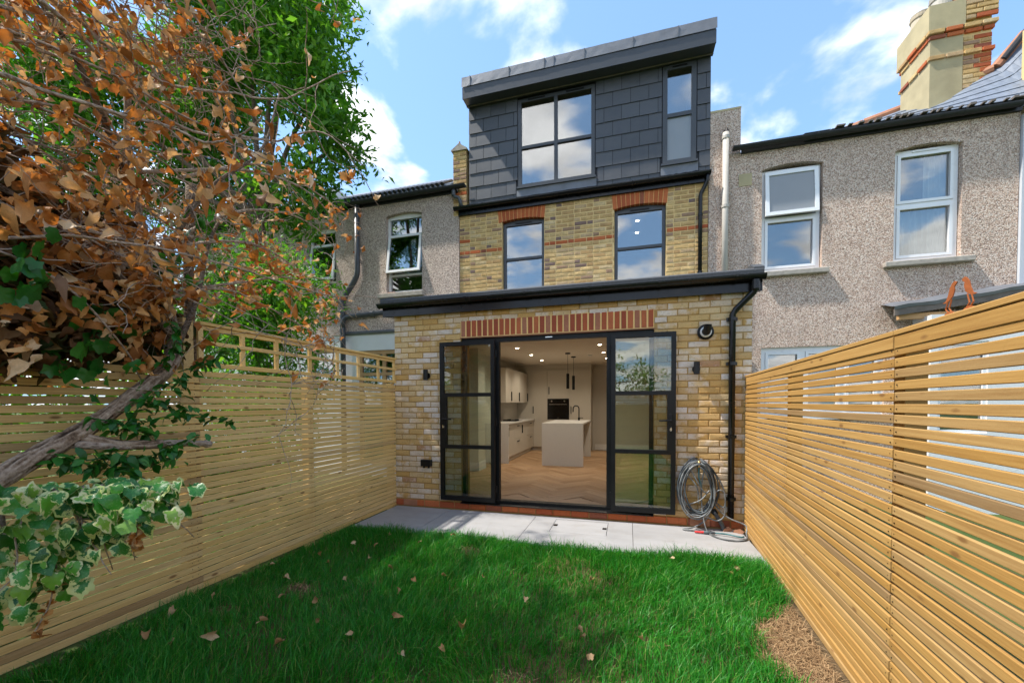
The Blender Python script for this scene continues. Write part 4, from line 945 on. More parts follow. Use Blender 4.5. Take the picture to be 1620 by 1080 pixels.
t = empty('soil_pipe', (-5.8, D2, 0), 'grey soil pipe with a swept bend on the grey pebbledash wall', 'pipe')
P_ = [(-5.48, D2 - 0.09, 5.60), (-5.48, D2 - 0.09, 4.22), (-5.50, D2 - 0.09, 4.12), (-5.58, D2 - 0.09, 3.98), (-5.76, D2 - 0.09, 3.76), (-5.84, D2 - 0.09, 3.64), (-5.86, D2 - 0.09, 3.52), (-5.87, D2 - 0.09, 0.0)]
MB().tube(P_, 0.054, 14).build('pipe', M['grey_plastic'], t, smooth=True)
MB().tube([(-5.86, D2 - 0.10, 3.05), (-5.84, D2 - 0.10, 3.20), (-5.76, D2 - 0.10, 3.275), (-5.62, D2 - 0.10, 3.285), (-4.55, D2 - 0.10, 3.32), (-4.50, D2 + 0.0, 3.32)], 0.05, 14).build('branch_pipe', M['grey_plastic'], t, smooth=True)
for p, ax in (((-5.87, D2 - 0.09, 3.42), 'z'), ((-5.87, D2 - 0.09, 3.0), 'z'), ((-5.87, D2 - 0.09, 2.82), 'z'), ((-5.48, D2 - 0.09, 5.35), 'z'), ((-5.12, D2 - 0.10, 3.30), 'x'), ((-4.72, D2 - 0.10, 3.315), 'x')):
    MB().lathe(p, [(0.05, -0.05), (0.062, -0.045), (0.062, 0.045), (0.05, 0.05)], 14, ax).build('pipe_socket', M['grey_plastic'], t)
for z in (3.18, 4.6): MB().box(-5.97 if z < 4 else -5.58, -5.93 if z < 4 else -5.54, D2 - 0.10, D2 - 0.02, z, z + 0.03).build('pipe_clip', M['rust'], t)

# ================================================================== RIGHT NEIGHBOUR
rn = empty('pebbledash_house', (3.2, D2, 0), 'buff pebbledash house with white windows beside the slatted fence', 'house')
RA = (2.05, 2.885, 3.52, 5.205); RB = (3.80, 4.60, 3.52, 5.205); RC = (2.06, 3.72, 1.22, 2.31)
grid_wall(hx1 + .002, 5.225, -0.15, 5.48, D2 - 0.012, D2 + 0.25, [RA, RB, RC]).build('wall', M['pebble_r'], rn)
MB().prism([(D2 - 0.0115, 5.481), (D2 - 0.0115, 6.19), (D2 + 0.2, 6.23), (D2 + 2.6, 7.4), (D2 + 2.6, 5.481)], 'x', hx1 + .003, 1.735).build('party_parapet', M['pebble_r'], rn)
MB().prism([(D2 - 0.016, 6.19), (D2 - 0.016, 6.222), (D2 + 0.2, 6.262), (D2 + 2.6, 7.43), (D2 + 2.6, 7.401), (D2 + 0.2, 6.231)], 'x', hx1 - 0.003, 1.74).build('parapet_capping', M['render'], rn)
for h in (RA, RB): arch_infill(rn, h[0], h[1], h[3], 0.055, D2 - 0.0115, D2 + 0.2, M['pebble_r'])
wA = window(rn, RA[0] + .01, RA[1] - .01, 3.53, 5.15, D2 + 0.06, 'upvc', ('glass_old', 'frosted'), trans=(4.385,), w=0.05, sash=(0, ), vent=False)
# opened top light of the first window
a, b = RA[0] + .05, RA[1] - .05
sm = MB().frame(a, b, -0.71, 0.0, -0.02, 0.02, 0.055).build('sash', M['upvc'], wA); sm.location = (0, D2 + 0.035, 5.11); sm.rotation_euler.x = R(-5)
gp = MB().box(a + .055, b - .055, -0.003, 0.003, -0.655, -0.055).build('sash_pane', M['frosted'], wA); gp.location = (0, D2 + 0.035, 5.11); gp.rotation_euler.x = R(-5)
MB().box(2.30, 2.60, D2 + 0.045, D2 + 0.0595, 5.12, 5.14).build('trickle_vent', M['upvc'], wA)
wB = window(rn, RB[0] + .01, RB[1] - .01, 3.53, 5.165, D2 + 0.06, 'upvc', 'glass_old', trans=(4.365,), w=0.05, sash=(0, 1), vent=True)
def curtain(parent, x0, x1, z0, z1, y, nf, amp=0.03):
    m = MB(); n = nf * 8
    for i in range(n + 1):
        t = i / n; x = x0 + (x1 - x0) * t; yy = y + amp * math.sin(t * nf * 2 * math.pi) + 0.012 * math.sin(t * 17)
        m.v += [(x, yy, z0), (x + 0.01 * math.sin(t * 23), yy * 1.0, (z0 + z1) / 2), (x, y + (yy - y) * 0.6, z1)]
    m.f = [(3 * i + j, 3 * i + 3 + j, 3 * i + 4 + j, 3 * i + 1 + j) for i in range(n) for j in range(2)]
    return m.build('curtain', M['cotton'], parent, smooth=True, recalc=False)
curtain(rn, 4.27, 4.60, 3.55, 5.16, D2 + 0.22, 5); curtain(rn, 3.80, 4.27, 3.55, 4.36, D2 + 0.23, 6)
room(rn, 1.6, 5.0, D2 + 0.26, D2 + 3.0, 3.0, 5.4); room(rn, 1.6, 5.0, D2 + 0.26, D2 + 3.0, 0.0, 2.8)
wC = window(rn, RC[0], RC[1], RC[2], RC[3], D2 + 0.03, 'upvc', 'glass_old', mull=(2.66, 3.20), w=0.07, sash=(0,), vent=False)
MB().box(RC[0] - .05, RC[1] + .05, D2 - 0.09, D2 + 0.03, 1.17, 1.22).build('window_sill', M['upvc'], rn)
for h, x0, x1 in ((RA, 2.02, 2.96), (RB, 3.67, 4.73)): 
    MB().box(x0, x1, D2 - 0.09, D2 + 0.06, 3.435, 3.515, 0.010).build('window_sill', M['concrete'], rn)
gutter(rn, 1.60, 5.16, D2 - 0.115, 5.525, 0.055, 'old_gutter', step=1.2)
MB().box(1.74, 5.22, D2 - 0.05, D2 - 0.013, 5.45, 5.53).build('fascia_board', M['old_gutter'], rn)
m = MB().box(1.71, 1.90, D2 - 0.022, D2 - 0.0125, 4.935, 5.13)
for i in range(3):
    for j in range(3): m.lathe((1.75 + i * 0.055, D2 - 0.0225, 4.975 + j * 0.055), [(0.001, 0), (0.012, 0)], 8, 'y')
m.build('vent_plate', M['render'], rn)
t = empty('soil_pipe', (1.503, D2, 2.9), 'pale painted iron soil pipe rising beside the black downpipe', 'pipe')
MB().cyl((1.503, D2 - 0.075, 2.9), (1.503, D2 - 0.075, 5.80), 0.048, n=16).build('pipe', M['pale_pipe'], t, smooth=True)
for z in (4.62, 5.72): MB().lathe((1.503, D2 - 0.075, z), [(0.05, -0.03), (0.058, -0.02), (0.058, 0.025), (0.05, 0.03)], 16).build('pipe_collar', M['pale_pipe'], t)
m = MB()
for i in range(6):
    a = i * math.pi / 3; m.tube([(1.503 + 0.042 * math.cos(a), D2 - 0.075 + 0.042 * math.sin(a), 5.79), (1.503 + 0.03 * math.cos(a), D2 - 0.075 + 0.03 * math.sin(a), 5.86)], 0.005, 5)
m.build('wire_guard', M['steel'], t)
# roof, ridge and chimney of the right neighbour
A_, B_ = Vector((2.6, D2 - 0.10, 5.555)), Vector((5.75, D2 - 0.10, 5.56))
ridge = [Vector(p) for p in ((2.6, 10.2, 6.55), (4.2, 9.25, 6.60), (4.66, 9.0, 6.61), (4.99, 8.42, 6.47), (5.40, 8.2, 6.52), (5.75, 8.2, 6.98))]
low = [A_, A_.lerp(B_, 0.50), A_.lerp(B_, 0.63), A_.lerp(B_, 0.76), A_.lerp(B_, 0.90), B_]
m = MB(); m.add(ridge + low + [p - Vector((0, -0.05, 0.08)) for p in ridge] + [p - Vector((0, -0.05, 0.06)) for p in low],
    [(i, i + 1, 7 + i, 6 + i) for i in range(5)] + [(12 + i, 18 + i, 19 + i, 13 + i) for i in range(5)] + [(i, 12 + i, 13 + i, i + 1) for i in range(5)] + [(6 + i, 7 + i, 19 + i, 18 + i) for i in range(5)] + [(0, 6, 18, 12), (5, 17, 23, 11)])
rro = m.build('roof', M['slate_old'], rn)
def patch(u, v):
    t = u * 5; i = min(4, int(t)); f = t - i
    return low[i].lerp(low[i + 1], f).lerp(ridge[i].lerp(ridge[i + 1], f), v)
NU, NV = 22, 6
for j in range(NV):
    for i in range(NU):
        u0 = (i + (0.5 if j % 2 else 0)) / NU; u1 = min(1, u0 + 0.97 / NU); v0, v1 = j / NV, min(1, (j + 1.25) / NV)
        if u0 > 0.985: continue
        up = Vector((0, -0.35, 1)).normalized()
        p = [patch(u0, v0), patch(u1, v0), patch(u1, v1), patch(u0, v1)]
        q = [p[0] + up * 0.024, p[1] + up * 0.024, p[2] + up * 0.008, p[3] + up * 0.008]
        mm = MB(); mm.add(q + [w - up * 0.006 for w in q], [(0, 1, 2, 3), (7, 6, 5, 4), (0, 4, 5, 1), (1, 5, 6, 2), (2, 6, 7, 3), (3, 7, 4, 0)]); mm.build('slate', M['slate_old'], rro)
for seg in ((0, 1, 2), (3, 4), (4, 5)):
    for a, b in zip(seg, seg[1:]):
        L_ = (ridge[b] - ridge[a]).length; k = max(1, int(L_ / 0.32))
        for i in range(k):
            p0 = ridge[a].lerp(ridge[b], i / k); p1 = ridge[a].lerp(ridge[b], (i + 0.96) / k)
            MB().tube([p0 + Vector((0, 0, 0.02)), p1 + Vector((0, 0, 0.02))], [0.075, 0.07], 10).build('ridge_tile', M['terracotta'], rro)
mp_ = MB(); mp_.add([(5.16, 7.62, 5.68), (5.42, 7.55, 5.63), (5.47, 7.75, 5.86), (5.36, 8.0, 6.16), (5.2, 7.85, 5.96), (5.05, 7.72, 5.80)], [(0, 1, 2, 3, 4, 5)])
mp_.build('lead_patch', M['lead_pale'], rro)
mt = MB(); x = 3.0
while x < 5.2:
    mt.box(x, x + rr.uniform(0.03, 0.07), D2 - 0.16, D2 - 0.08, 5.575, 5.588 + rr.uniform(0, .02)); x += rr.uniform(0.06, 0.16)
tag(mt.build('moss', M['old_wood'], rro), kind='stuff')
CX0, CX1, CY0, CY1 = 4.585, 5.355, 8.2, 8.92
ch = MB().box(CX0 + 0.012, CX1 - 0.004, CY0 + 0.012, CY1, 5.6, 7.66).build('chimney', M['mortar_old'], rn)
MB().box(CX0, 5.0, CY0, CY1 + 0.01, 5.65, 7.22).box(CX0 - 0.045, 5.0, CY0 - 0.045, CY1 + 0.045, 7.27, 7.66).build('render_coat', M['render'], ch)
def band(z0, z1, out, reds):
    x = CX0 - out; k = 0
    while x < CX1 + out - 0.02:
        b = min(x + 0.215, CX1 + out)
        MB().box(x + .004, b - .004, CY0 - out, CY0 + 0.03, z0 + .004, z1 - .004, 0.005).build('brick', M['brick_red' if rr.random() < reds else 'brick_old'], ch); x += 0.225
    y = CY0 + 0.035 - 0.0
    while y < CY1 + out - 0.02:
        b = min(y + 0.215, CY1 + out)
        MB().box(CX0 - out, CX0 + 0.03, y + .004, b - .004, z0 + .004, z1 - .004, 0.005).build('brick', M['brick_red' if rr.random() < reds else 'brick_old'], ch); y += 0.225
band(6.83, 6.895, 0.028, 0.45); band(7.15, 7.215, 0.022, 0.6); band(7.22, 7.285, 0.05, 0.2)
BK = [(x0, x1) for x0, x1 in ((5.005, 5.13), (5.14, 5.355), (5.005, 5.21), (5.22, 5.355))]
for k in range(25):
    z = 5.84 + 0.073 * k
    if 6.80 < z < 6.92 or 7.12 < z < 7.31 or z > 7.64: continue
    e = 0.045 if z > 7.3 else 0.0
    for j, (a, b) in enumerate(BK[:2] if k % 2 else BK[2:]):
        b2 = b + e if j else b
        red = (j == 1 and rr.random() < 0.5)
        o = link('brick', rr.choice(BR if red else BO), ch, ((a + b2) / 2, CY0 + 0.001 - e, z)); o.scale.x = (b2 - a) / 0.215
for px, py, h, c in ((4.74, 8.72, 0.34, 'clay_pot'), (4.80, 8.36, 0.30, 'pale_pipe'), (5.12, 8.5, 0.36, 'terracotta')):
    MB().lathe((px, py, 7.62), [(0.145, 0.0), (0.13, 0.10), (0.125, h - 0.08), (0.14, h - 0.075), (0.145, h - 0.05), (0.13, h - 0.045), (0.14, h), (0.115, h), (0.105, h - 0.15), (0.001, h - 0.15)], 22).build('chimney_pot', M[c], ch)
MB().box(5.27, 5.52, CY0 - 0.0, CY0 + 0.2, 6.5, 6.52).build('chimney_flashing', M['lead'], ch)
# the house beyond, a sliver at the edge of the picture
eh = empty('rendered_house', (6.5, D2, 0), 'pale grey rendered house edge beyond the buff pebbledash wall', 'house')
MB().box(5.232, 8.5, D2 - 0.05, D2 + 0.25, -0.15, 5.40).build('wall', M['grey_paint'], eh)
pw = MB().box(5.44, 5.95, D2 + 0.02, D2 + 0.30, 5.42, 6.75).build('brick_pier', M['mortar_old'], eh)
for k in range(17):
    for a, b in (((5.435, 5.64), (5.65, 5.86)) if k % 2 else ((5.435, 5.53), (5.54, 5.75))):
        o = link('brick', rr.choice(BO), pw, ((a + b) / 2, D2 + 0.012, 5.47 + k * 0.075)); o.scale.x = (b - a) / 0.215
gutter(eh, 5.22, 8.5, D2 - 0.13, 5.45, 0.055, 'old_gutter', step=1.2)
MB().tube([(5.45, 8.14, 6.62), (5.75, 8.1, 7.05), (6.2, 8.1, 7.7)], 0.04, 8).build('verge_trim', M['old_gutter'], eh)
# lean-to of the right neighbour
lt = empty('lean_to', (4.8, 7.2, 0), 'white walled lean-to with a sagging lead and timber roof edge', 'lean-to')
grid_wall(4.05, 7.5, -0.15, 2.64, 7.10, 7.22, [(4.14, 4.68, 1.0, 2.25)]).build('wall', M['white_paint'], lt)
MB().box(4.05, 4.15, 7.221, D2 - 0.014, -0.15, 2.64).build('side_wall', M['white_paint'], lt)
window(lt, 4.14, 4.68, 1.0, 2.25, 7.12, 'upvc', 'glass_old', w=0.04, vent=False)
room(lt, 4.2, 7.4, 7.23, 7.49, 0.0, 2.6)
def slope(x): return 2.765 + (x - 3.66) * 0.125
m = MB(); vs = []
for i in range(21):
    x = 3.655 + 3.2 * i / 20; z = slope(x) + 0.012 * math.sin(i * 1.7)
    vs += [(x, 7.17, z - 0.015 + rr.uniform(-.006, .006)), (x, 7.15, z + 0.03), (x, 7.24, z + 0.05), (x, D2 - 0.015, z + 0.13)]
m.add(vs, [(4 * i + j, 4 * i + 4 + j, 4 * i + 5 + j, 4 * i + 1 + j) for i in range(20) for j in range(3)]); m.build('lead_sheet', M['lead'], lt)
m = MB(); m.add([(3.67, 7.18, slope(3.67) - 0.10), (6.8, 7.18, slope(6.8) - 0.10), (6.8, 7.18, slope(6.8)), (3.67, 7.18, slope(3.67)), (3.67, 7.21, slope(3.67) - 0.10), (6.8, 7.21, slope(6.8) - 0.10), (6.8, 7.21, slope(6.8)), (3.67, 7.21, slope(3.67))],
    [(0, 1, 2, 3), (5, 4, 7, 6), (0, 4, 5, 1), (3, 2, 6, 7), (0, 3, 7, 4), (1, 5, 6, 2)]); m.build('fascia_board', M['old_wood'], lt)
MB().prism([(7.24, 2.62), (7.30, 2.62), (7.30, 2.70), (7.24, 2.70)], 'x', 3.75, 6.8).build('rafter', M['bare_wood'], lt)

# ================================================================== FENCES
def slat_mesh(L, h, t, mat, n):
    out = []
    for k in range(n):
        q = random.Random(100 + k + int(L * 100)); m = MB(); seg = 6; ph = q.uniform(0, 6); c = 0.0025
        prof = [(-t / 2, -h / 2 + c), (-t / 2, h / 2 - c), (-t / 2 + c, h / 2), (t / 2, h / 2), (t / 2, -h / 2), (-t / 2 + c, -h / 2)]
        for i in range(seg + 1):
            x = -L / 2 + L * i / seg; dz = 0.0012 * math.sin(i * 1.1 + ph); dy = 0.0015 * math.sin(i * 0.8 + ph * 2)
            m.v += [(x, a + dy, b + dz) for a, b in prof]
        np_ = len(prof)
        for i in range(seg):
            for j in range(np_): m.f.append((i * np_ + j, i * np_ + (j + 1) % np_, (i + 1) * np_ + (j + 1) % np_, (i + 1) * np_ + j))
        m.f += [tuple(range(np_ - 1, -1, -1)), tuple(seg * np_ + j for j in range(np_))]
        out.append(m.mesh('slat', mat))
    return out
def fence(name, label, secs, side, z0, z1, pitch, mat, posts_y, xf, sh=0.0385):
    """secs: (ya, yb) lengths; xf(y): x of the garden face; side +1: boards on the left of the posts"""
    root = empty(name, (xf(secs[0][0]), secs[0][0], 0), label, 'fence')
    rr = random.Random(len(label))
    jz = [rr.uniform(-0.0015, 0.0015) for i in range(60)]
    for ya, yb in secs:
        L = abs(yb - ya) + 0.0004; ym = (ya + yb) / 2; ang = math.atan2(ya - yb, xf(ya) - xf(yb))
        ms = slat_mesh(L, sh, 0.013, mat, 5)
        z = z0; k = 0
        while z < z1:
            o = link('slat', rr.choice(ms), root, (xf(ym) + side * 0.010 + rr.uniform(-.0006, .0006), ym, z + jz[k]))
            # local -Y of a slat is its planed front edge: turn it to the garden
            o.rotation_euler = (0, 0, ang if side < 0 else ang + math.pi)
            z += pitch; k += 1
    for y in posts_y:
        x = xf(y) + side * 0.021
        MB().box(min(x, x + side * 0.075), max(x, x + side * 0.075), y - 0.0375, y + 0.0375, -0.15, z1 + 0.005).build('post', mat, root)
    nl = MB()
    for y in posts_y:
        z = z0
        while z < z1:
            for dy in (-0.02, 0.022):
                x = xf(y + dy) + side * 0.0028; nl.cyl((x, y + dy, z + rr.uniform(-.006, .006)), (x - side * 0.0012, y + dy, z), 0.0022, n=6)
            z += pitch
    tag(nl.build('nails', M['steel'], root), kind='stuff')
    return root
rxf = lambda y: 1.236 - 0.0569 * (5.075 - y)
fr_ = fence('slatted_fence', 'golden horizontal slat fence along the lawn below the buff pebbledash house', ((5.055, 2.085), (2.085, -0.95), (-0.95, -3.6)), 1, 0.022, 1.655, 0.0475, M['slat'], (4.98, 3.55, 2.085, 0.6, -0.9, -2.2, -3.55), rxf, 0.0362)
for ya, yb in ((5.055, 2.085), (2.085, -0.95), (-0.95, -3.6)):
    L = ya - yb - 0.003; ym = (ya + yb) / 2; ang = math.atan2(ya - yb, rxf(ya) - rxf(yb))
    o = link('top_board', slat_mesh(L, 0.052, 0.02, M['slat'], 1)[0], fr_, (rxf(ym) + 0.009, ym, 1.672)); o.rotation_euler.z = ang + math.pi
    o = link('capping_rail', MB().box(-L / 2, L / 2, -0.055, 0.055, -0.011, 0.011, 0.003).mesh('capping_rail', M['slat']), fr_, (rxf(ym) + 0.05, ym, 1.7125)); o.rotation_euler.z = ang + math.pi
lxf = lambda y: -3.135 - 0.012 * (5.075 - y)
fl_ = fence('slatted_fence', 'pale horizontal slat fence with a square trellis top beside the ivy clad tree', ((5.05, 2.36), (2.3595, -0.60), (-0.60, -3.6)), -1, 0.024, 1.705, 0.0512, M['slat_l'], (5.0, 3.5, 2.30, 0.9, -0.6, -2.2, -3.6), lxf, 0.0435)
def bar(name, y0, y1, z0, z1, x0, x1, mat, parent):
    a = MB(); a.add([(lxf(y0) + x0, y0, z0), (lxf(y0) + x1, y0, z0), (lxf(y1) + x1, y1, z0), (lxf(y1) + x0, y1, z0), (lxf(y0) + x0, y0, z1), (lxf(y0) + x1, y0, z1), (lxf(y1) + x1, y1, z1), (lxf(y1) + x0, y1, z1)],
        [(0, 3, 2, 1), (4, 5, 6, 7), (0, 1, 5, 4), (2, 3, 7, 6), (1, 2, 6, 5), (0, 4, 7, 3)])
    # own frame of reference so that the grain runs along the bar
    ym = (y0 + y1) / 2
    if y1 - y0 > 0.3:
        b = MB().box(-(y1 - y0) / 2, (y1 - y0) / 2, x0, x1, z0, z1, 0.003)
        o = link(name, b.mesh(name, mat), parent, (lxf(ym), ym, 0)); o.rotation_euler.z = math.atan2(y1 - y0, lxf(y1) - lxf(y0)) + math.pi; o.rotation_euler.z -= 0
        o.matrix_parent_inverse = o.matrix_parent_inverse
        for v in o.data.vertices: v.co.y = v.co.y
        return o
    return a.build(name, mat, parent)
tl = MB().box(-0.011, 0.011, -0.02, 0.02, -0.16, 0.16, 0.002).mesh('trellis_upright', M['slat_l'])
for y in (2.38, 2.735, 3.08, 3.49, 3.90, 4.265, 4.665, 5.03):
    o = link('trellis_upright', tl, fl_, (lxf(y) - 0.012, y, 1.895)); o.rotation_euler = (0, 0, R(0))
def rail(z, h, t, dx):
    L = 5.05 - 2.36; ym = (5.05 + 2.36) / 2
    o = link('trellis_rail', MB().box(-L / 2, L / 2, -t / 2, t / 2, -h / 2, h / 2, 0.002).mesh('trellis_rail', M['slat_l']), fl_, (lxf(ym) + dx, ym, z)); o.rotation_euler.z = R(90) - math.atan(0.012)
rail(2.052, 0.024, 0.062, -0.012); rail(2.022, 0.034, 0.022, -0.0005 - 0.012); rail(1.905, 0.03, 0.020, 0.010); rail(1.735, 0.036, 0.022, 0.004)
MB().box(lxf(2.3) - 0.095, lxf(2.3) - 0.02, 2.262, 2.337, 1.71, 2.075).build('post', M['slat_l'], fl_)
# steel birds on the fence top
for i, (y, fl, wd) in enumerate(((1.80, 1, 'facing its twin, nearer the house'), (1.715, -1, 'facing its twin, nearer the picture edge'))):
    x = rxf(y) + 0.03
    b = empty('bird_ornament', (x, y, 1.7235), 'flat rusted steel bird on the fence capping, %s' % wd, 'ornament', 'rusted birds on the fence')
    # profile in the (y, z) plane; the bird looks towards its twin
    body = [(0.036, 0.052), (0.020, 0.058), (0.010, 0.078), (0.004, 0.098), (-0.006, 0.112), (-0.016, 0.118), (-0.028, 0.112), (-0.024, 0.106), (-0.016, 0.100), (-0.018, 0.088), (-0.012, 0.070), (0.000, 0.058), (0.022, 0.050)]
    MB().prism([(y + fl * p[0], 1.7235 + p[1]) for p in body], 'x', x - 0.0015, x + 0.0015).build('body', M['rust'], b)
    for q in (-0.004, 0.012): MB().tube([(x, y + fl * q, 1.7235 + 0.058), (x, y + fl * (q + 0.010), 1.7235 + 0.028), (x, y + fl * (q - 0.012), 1.7235 + 0.004)], 0.0022, 6).build('leg', M['rust'], b)
    MB().prism([(y + fl * a, 1.7235 + c) for a, c in ((-0.03, 0.0), (0.03, 0.0), (0.024, 0.012), (0.006, 0.018), (-0.012, 0.014))], 'x', x - 0.002, x + 0.002).build('base_plate', M['rust'], b)

# ================================================================== LAWN
def field(x, y, s=1.0):
    return (np.sin(x * 2.1 * s + 0.7 * np.sin(y * 1.3 * s)) + np.sin(y * 2.7 * s + 1.9 + 0.8 * np.sin(x * 1.9 * s)) + 0.6 * np.sin((x + y) * 4.3 * s + 0.4) + 0.4 * np.sin((x - 1.7 * y) * 7.1 * s)) / 3.0
EY = np.array([1.2, 1.8, 2.1, 2.35, 2.54, 2.88, 3.1, 3.32, 3.6]); EX = np.array([0.66, 0.84, 0.88, 0.84, 0.77, 0.80, 0.97, 1.10, 1.30])
SPOTS = ((-1.49, 3.72, 0.14), (-2.46, 2.56, 0.13), (-0.556, 2.03, 0.08), (-2.75, 2.15, 0.10))
def bare(x, y):
    """1 on bare dry patches, 0 on grass"""
    e = np.interp(y, EY, EX) + 0.05 * field(x, y, 3.0)
    b = np.clip((x - e) / 0.10 + 0.5, 0, 1) * (y < 3.5) * (y > 0.2)
    for cx, cy, r in SPOTS:
        d = np.hypot((x - cx) * 0.8, y - cy) / r + 0.25 * field(x, y, 4.0)
        b = np.maximum(b, np.clip(1.25 - d, 0, 1) * 0.85)
    return b
nx, ny = 70, 120
gx, gy = np.meshgrid(np.linspace(-3.14, 1.24, nx), np.linspace(-3.6, 4.03, ny)); gz = -0.035 + 0.012 * field(gx, gy, 1.0) + 0.008 * bare(gx, gy)
V = np.stack([gx, gy, gz], -1).reshape(-1, 3); ii = (np.arange(ny - 1)[:, None] * nx + np.arange(nx - 1)[None, :]).ravel()
lawn = link('lawn', np_mesh('lawn', V, np.stack([ii, ii + 1, ii + nx + 1, ii + nx], -1), M['soil'], True)); tag(lawn, 'lush green lawn between the two slatted fences', 'lawn', kind='structure')
def blades(n, y0, y1, h0, h1, w0, x0=-3.13, x1=1.235):
    x = RNG.uniform(x0, x1, n); y = RNG.uniform(y0, y1, n)
    x1f = 1.236 - 0.0569 * (5.075 - y) - 0.015
    keep = (RNG.random(n) > bare(x, y) * 1.15) & (x < x1f) & (RNG.random(n) < 0.72 + 0.4 * field(x, y, 1.7))
    x, y = x[keep], y[keep]; n = len(x)
    cl = field(x, y, 1.3)
    h = RNG.uniform(h0, h1, n) * (1.0 + 0.38 * cl + 0.25 * field(x, y, 3.1)) * (1 + 0.35 * (RNG.random(n) > 0.94))
    ang = field(x + 3.0, y, 0.9) * 3.6 + RNG.normal(0, 1.25, n)
    lean = np.clip(RNG.normal(0.62, 0.36, n), 0.05, 1.35)
    fac = RNG.uniform(0, 2 * np.pi, n); w = w0 * RNG.uniform(0.55, 1.5, n)
    base = np.stack([x, y, -0.038 + 0.012 * field(x, y, 1.0)], -1)
    d = np.stack([np.cos(ang), np.sin(ang), np.zeros(n)], -1); sd = np.stack([-np.sin(fac), np.cos(fac), np.zeros(n)], -1)
    up = np.array([0, 0, 1.0])
    p1 = base + up * (h * 0.55)[:, None] + d * (h * lean * 0.22)[:, None]
    p2 = base + up * (h * (1 - 0.18 * lean))[:, None] + d * (h * lean * 0.85)[:, None]
    V = np.stack([base - sd * w[:, None], base + sd * w[:, None], p1 - sd * (w * 0.8)[:, None], p1 + sd * (w * 0.8)[:, None], p2], 1).reshape(-1, 3)
    i = np.arange(n)[:, None] * 5
    F = np.concatenate([i + np.array([[0, 1, 3]]), i + np.array([[0, 3, 2]]), i + np.array([[2, 3, 4]])], 0)
    return V, F, np.tile(np.array([0, 0, 0.5, 0.5, 1.0]), n)
def grass_obj(parts, name, label, mat):
    Vs, Fs, As = [], [], []; o = 0
    for V, F, A in parts: Vs.append(V); Fs.append(F + o); As.append(A); o += len(V)
    ob = link(name, np_mesh(name, np.concatenate(Vs), np.concatenate(Fs), mat, False, np.concatenate(As)))
    return tag(ob, label, 'grass', kind='stuff')
grass_obj([blades(125000, 1.25, 4.06, 0.060, 0.115, 0.0021), blades(22000, -3.5, 1.25, 0.05, 0.10, 0.0045), blades(5500, 3.86, 4.08, 0.075, 0.15, 0.0022),
           blades(1300, 3.9, 4.13, 0.08, 0.17, 0.0022, 0.4, 1.2), blades(3200, 3.3, 4.0, 0.09, 0.14, 0.0022, 0.2, 1.1)], 'grass', 'thick green grass blades of the lawn', M['grass'])
def straw(n, x0, x1, y0, y1):
    x = RNG.uniform(x0, x1, n); y = RNG.uniform(y0, y1, n); k = RNG.random(n) < bare(x, y) * 1.2
    k &= x < 1.236 - 0.0569 * (5.075 - y) - 0.03
    x, y = x[k], y[k]; n = len(x); a = RNG.uniform(0, 2 * np.pi, n); L = RNG.uniform(0.025, 0.085, n); w = RNG.uniform(0.0008, 0.0018, n)
    z = -0.025 + 0.012 * field(x, y, 1.0) + RNG.uniform(0, 0.022, n)
    d = np.stack([np.cos(a), np.sin(a), RNG.normal(0, 0.22, n)], -1); s = np.stack([-np.sin(a), np.cos(a), np.zeros(n)], -1); b = np.stack([x, y, z], -1)
    mid = b + d * (L / 2)[:, None] + np.array([0, 0, 1]) * RNG.uniform(0, 0.012, n)[:, None]
    e = b + d * L[:, None]
    V = np.stack([b - s * w[:, None], b + s * w[:, None], mid - s * w[:, None], mid + s * w[:, None], e], 1).reshape(-1, 3); V[:, 2] = np.maximum(V[:, 2], -0.03)
    i = np.arange(n)[:, None] * 5
    return V, np.concatenate([i + np.array([[0, 1, 3]]), i + np.array([[0, 3, 2]]), i + np.array([[2, 3, 4]])], 0), np.tile(np.array([0, 0, 0.5, 0.5, 1.0]), n)
grass_obj([straw(26000, 0.55, 1.22, 1.3, 3.5), straw(26000, -3.0, 0.4, 1.7, 4.0)], 'dry_grass', 'dry straw coloured dead grass on bare lawn patches', M['straw'])

# ================================================================== LEAVES AND PLANTS
def leaf_polar(outline, ring=0.55, cup=0.15, droop=0.25, mat=None, name='leaf', seed=0, curl=0.0, wob=0.02):
    """outline: (angle deg from the tip, radius); leaf lies in XY, tip to +Y, stalk at the origin"""
    q = random.Random(seed); n = len(outline); c = Vector((0, 0.42, 0)); vs = [tuple(c)]; at = [0.0]
    out = [Vector((r * math.sin(R(a)), 0.42 + r * math.cos(R(a)), 0)) for a, r in outline]
    for k, p in enumerate(out): vs.append(tuple(c.lerp(p, ring))); at.append(0.35)
    for k, p in enumerate(out): vs.append(tuple(p)); at.append(1.0)
    res = []
    for v in vs:
        x, y, z = v
        z += cup * x * x * 1.6 - droop * (y - 0.1) ** 2 + q.uniform(-wob, wob)
        if curl:
            t = x * curl; x2 = math.sin(t) / curl if abs(curl) > 1e-3 else x; z += (1 - math.cos(t)) / curl
            x = x2; s = y * curl * 0.6; z -= (1 - math.cos(s)) / curl; y = math.sin(s) / (curl * 0.6)
        res.append((x, y, z))
    fs = []
    for k in range(n):
        b = (k + 1) % n; fs += [(0, 1 + k, 1 + b), (1 + k, 1 + n + k, 1 + n + b), (1 + k, 1 + n + b, 1 + b)]
    return np.array(res), np.array(fs), np.array(at)
IVY = [(0, 0.60), (14, 0.52), (28, 0.45), (40, 0.48), (56, 0.57), (74, 0.50), (92, 0.44), (112, 0.46), (134, 0.50), (158, 0.40), (180, 0.27), (202, 0.40), (226, 0.50), (248, 0.46), (268, 0.44), (286, 0.50), (304, 0.57), (320, 0.48), (332, 0.45), (346, 0.52)]
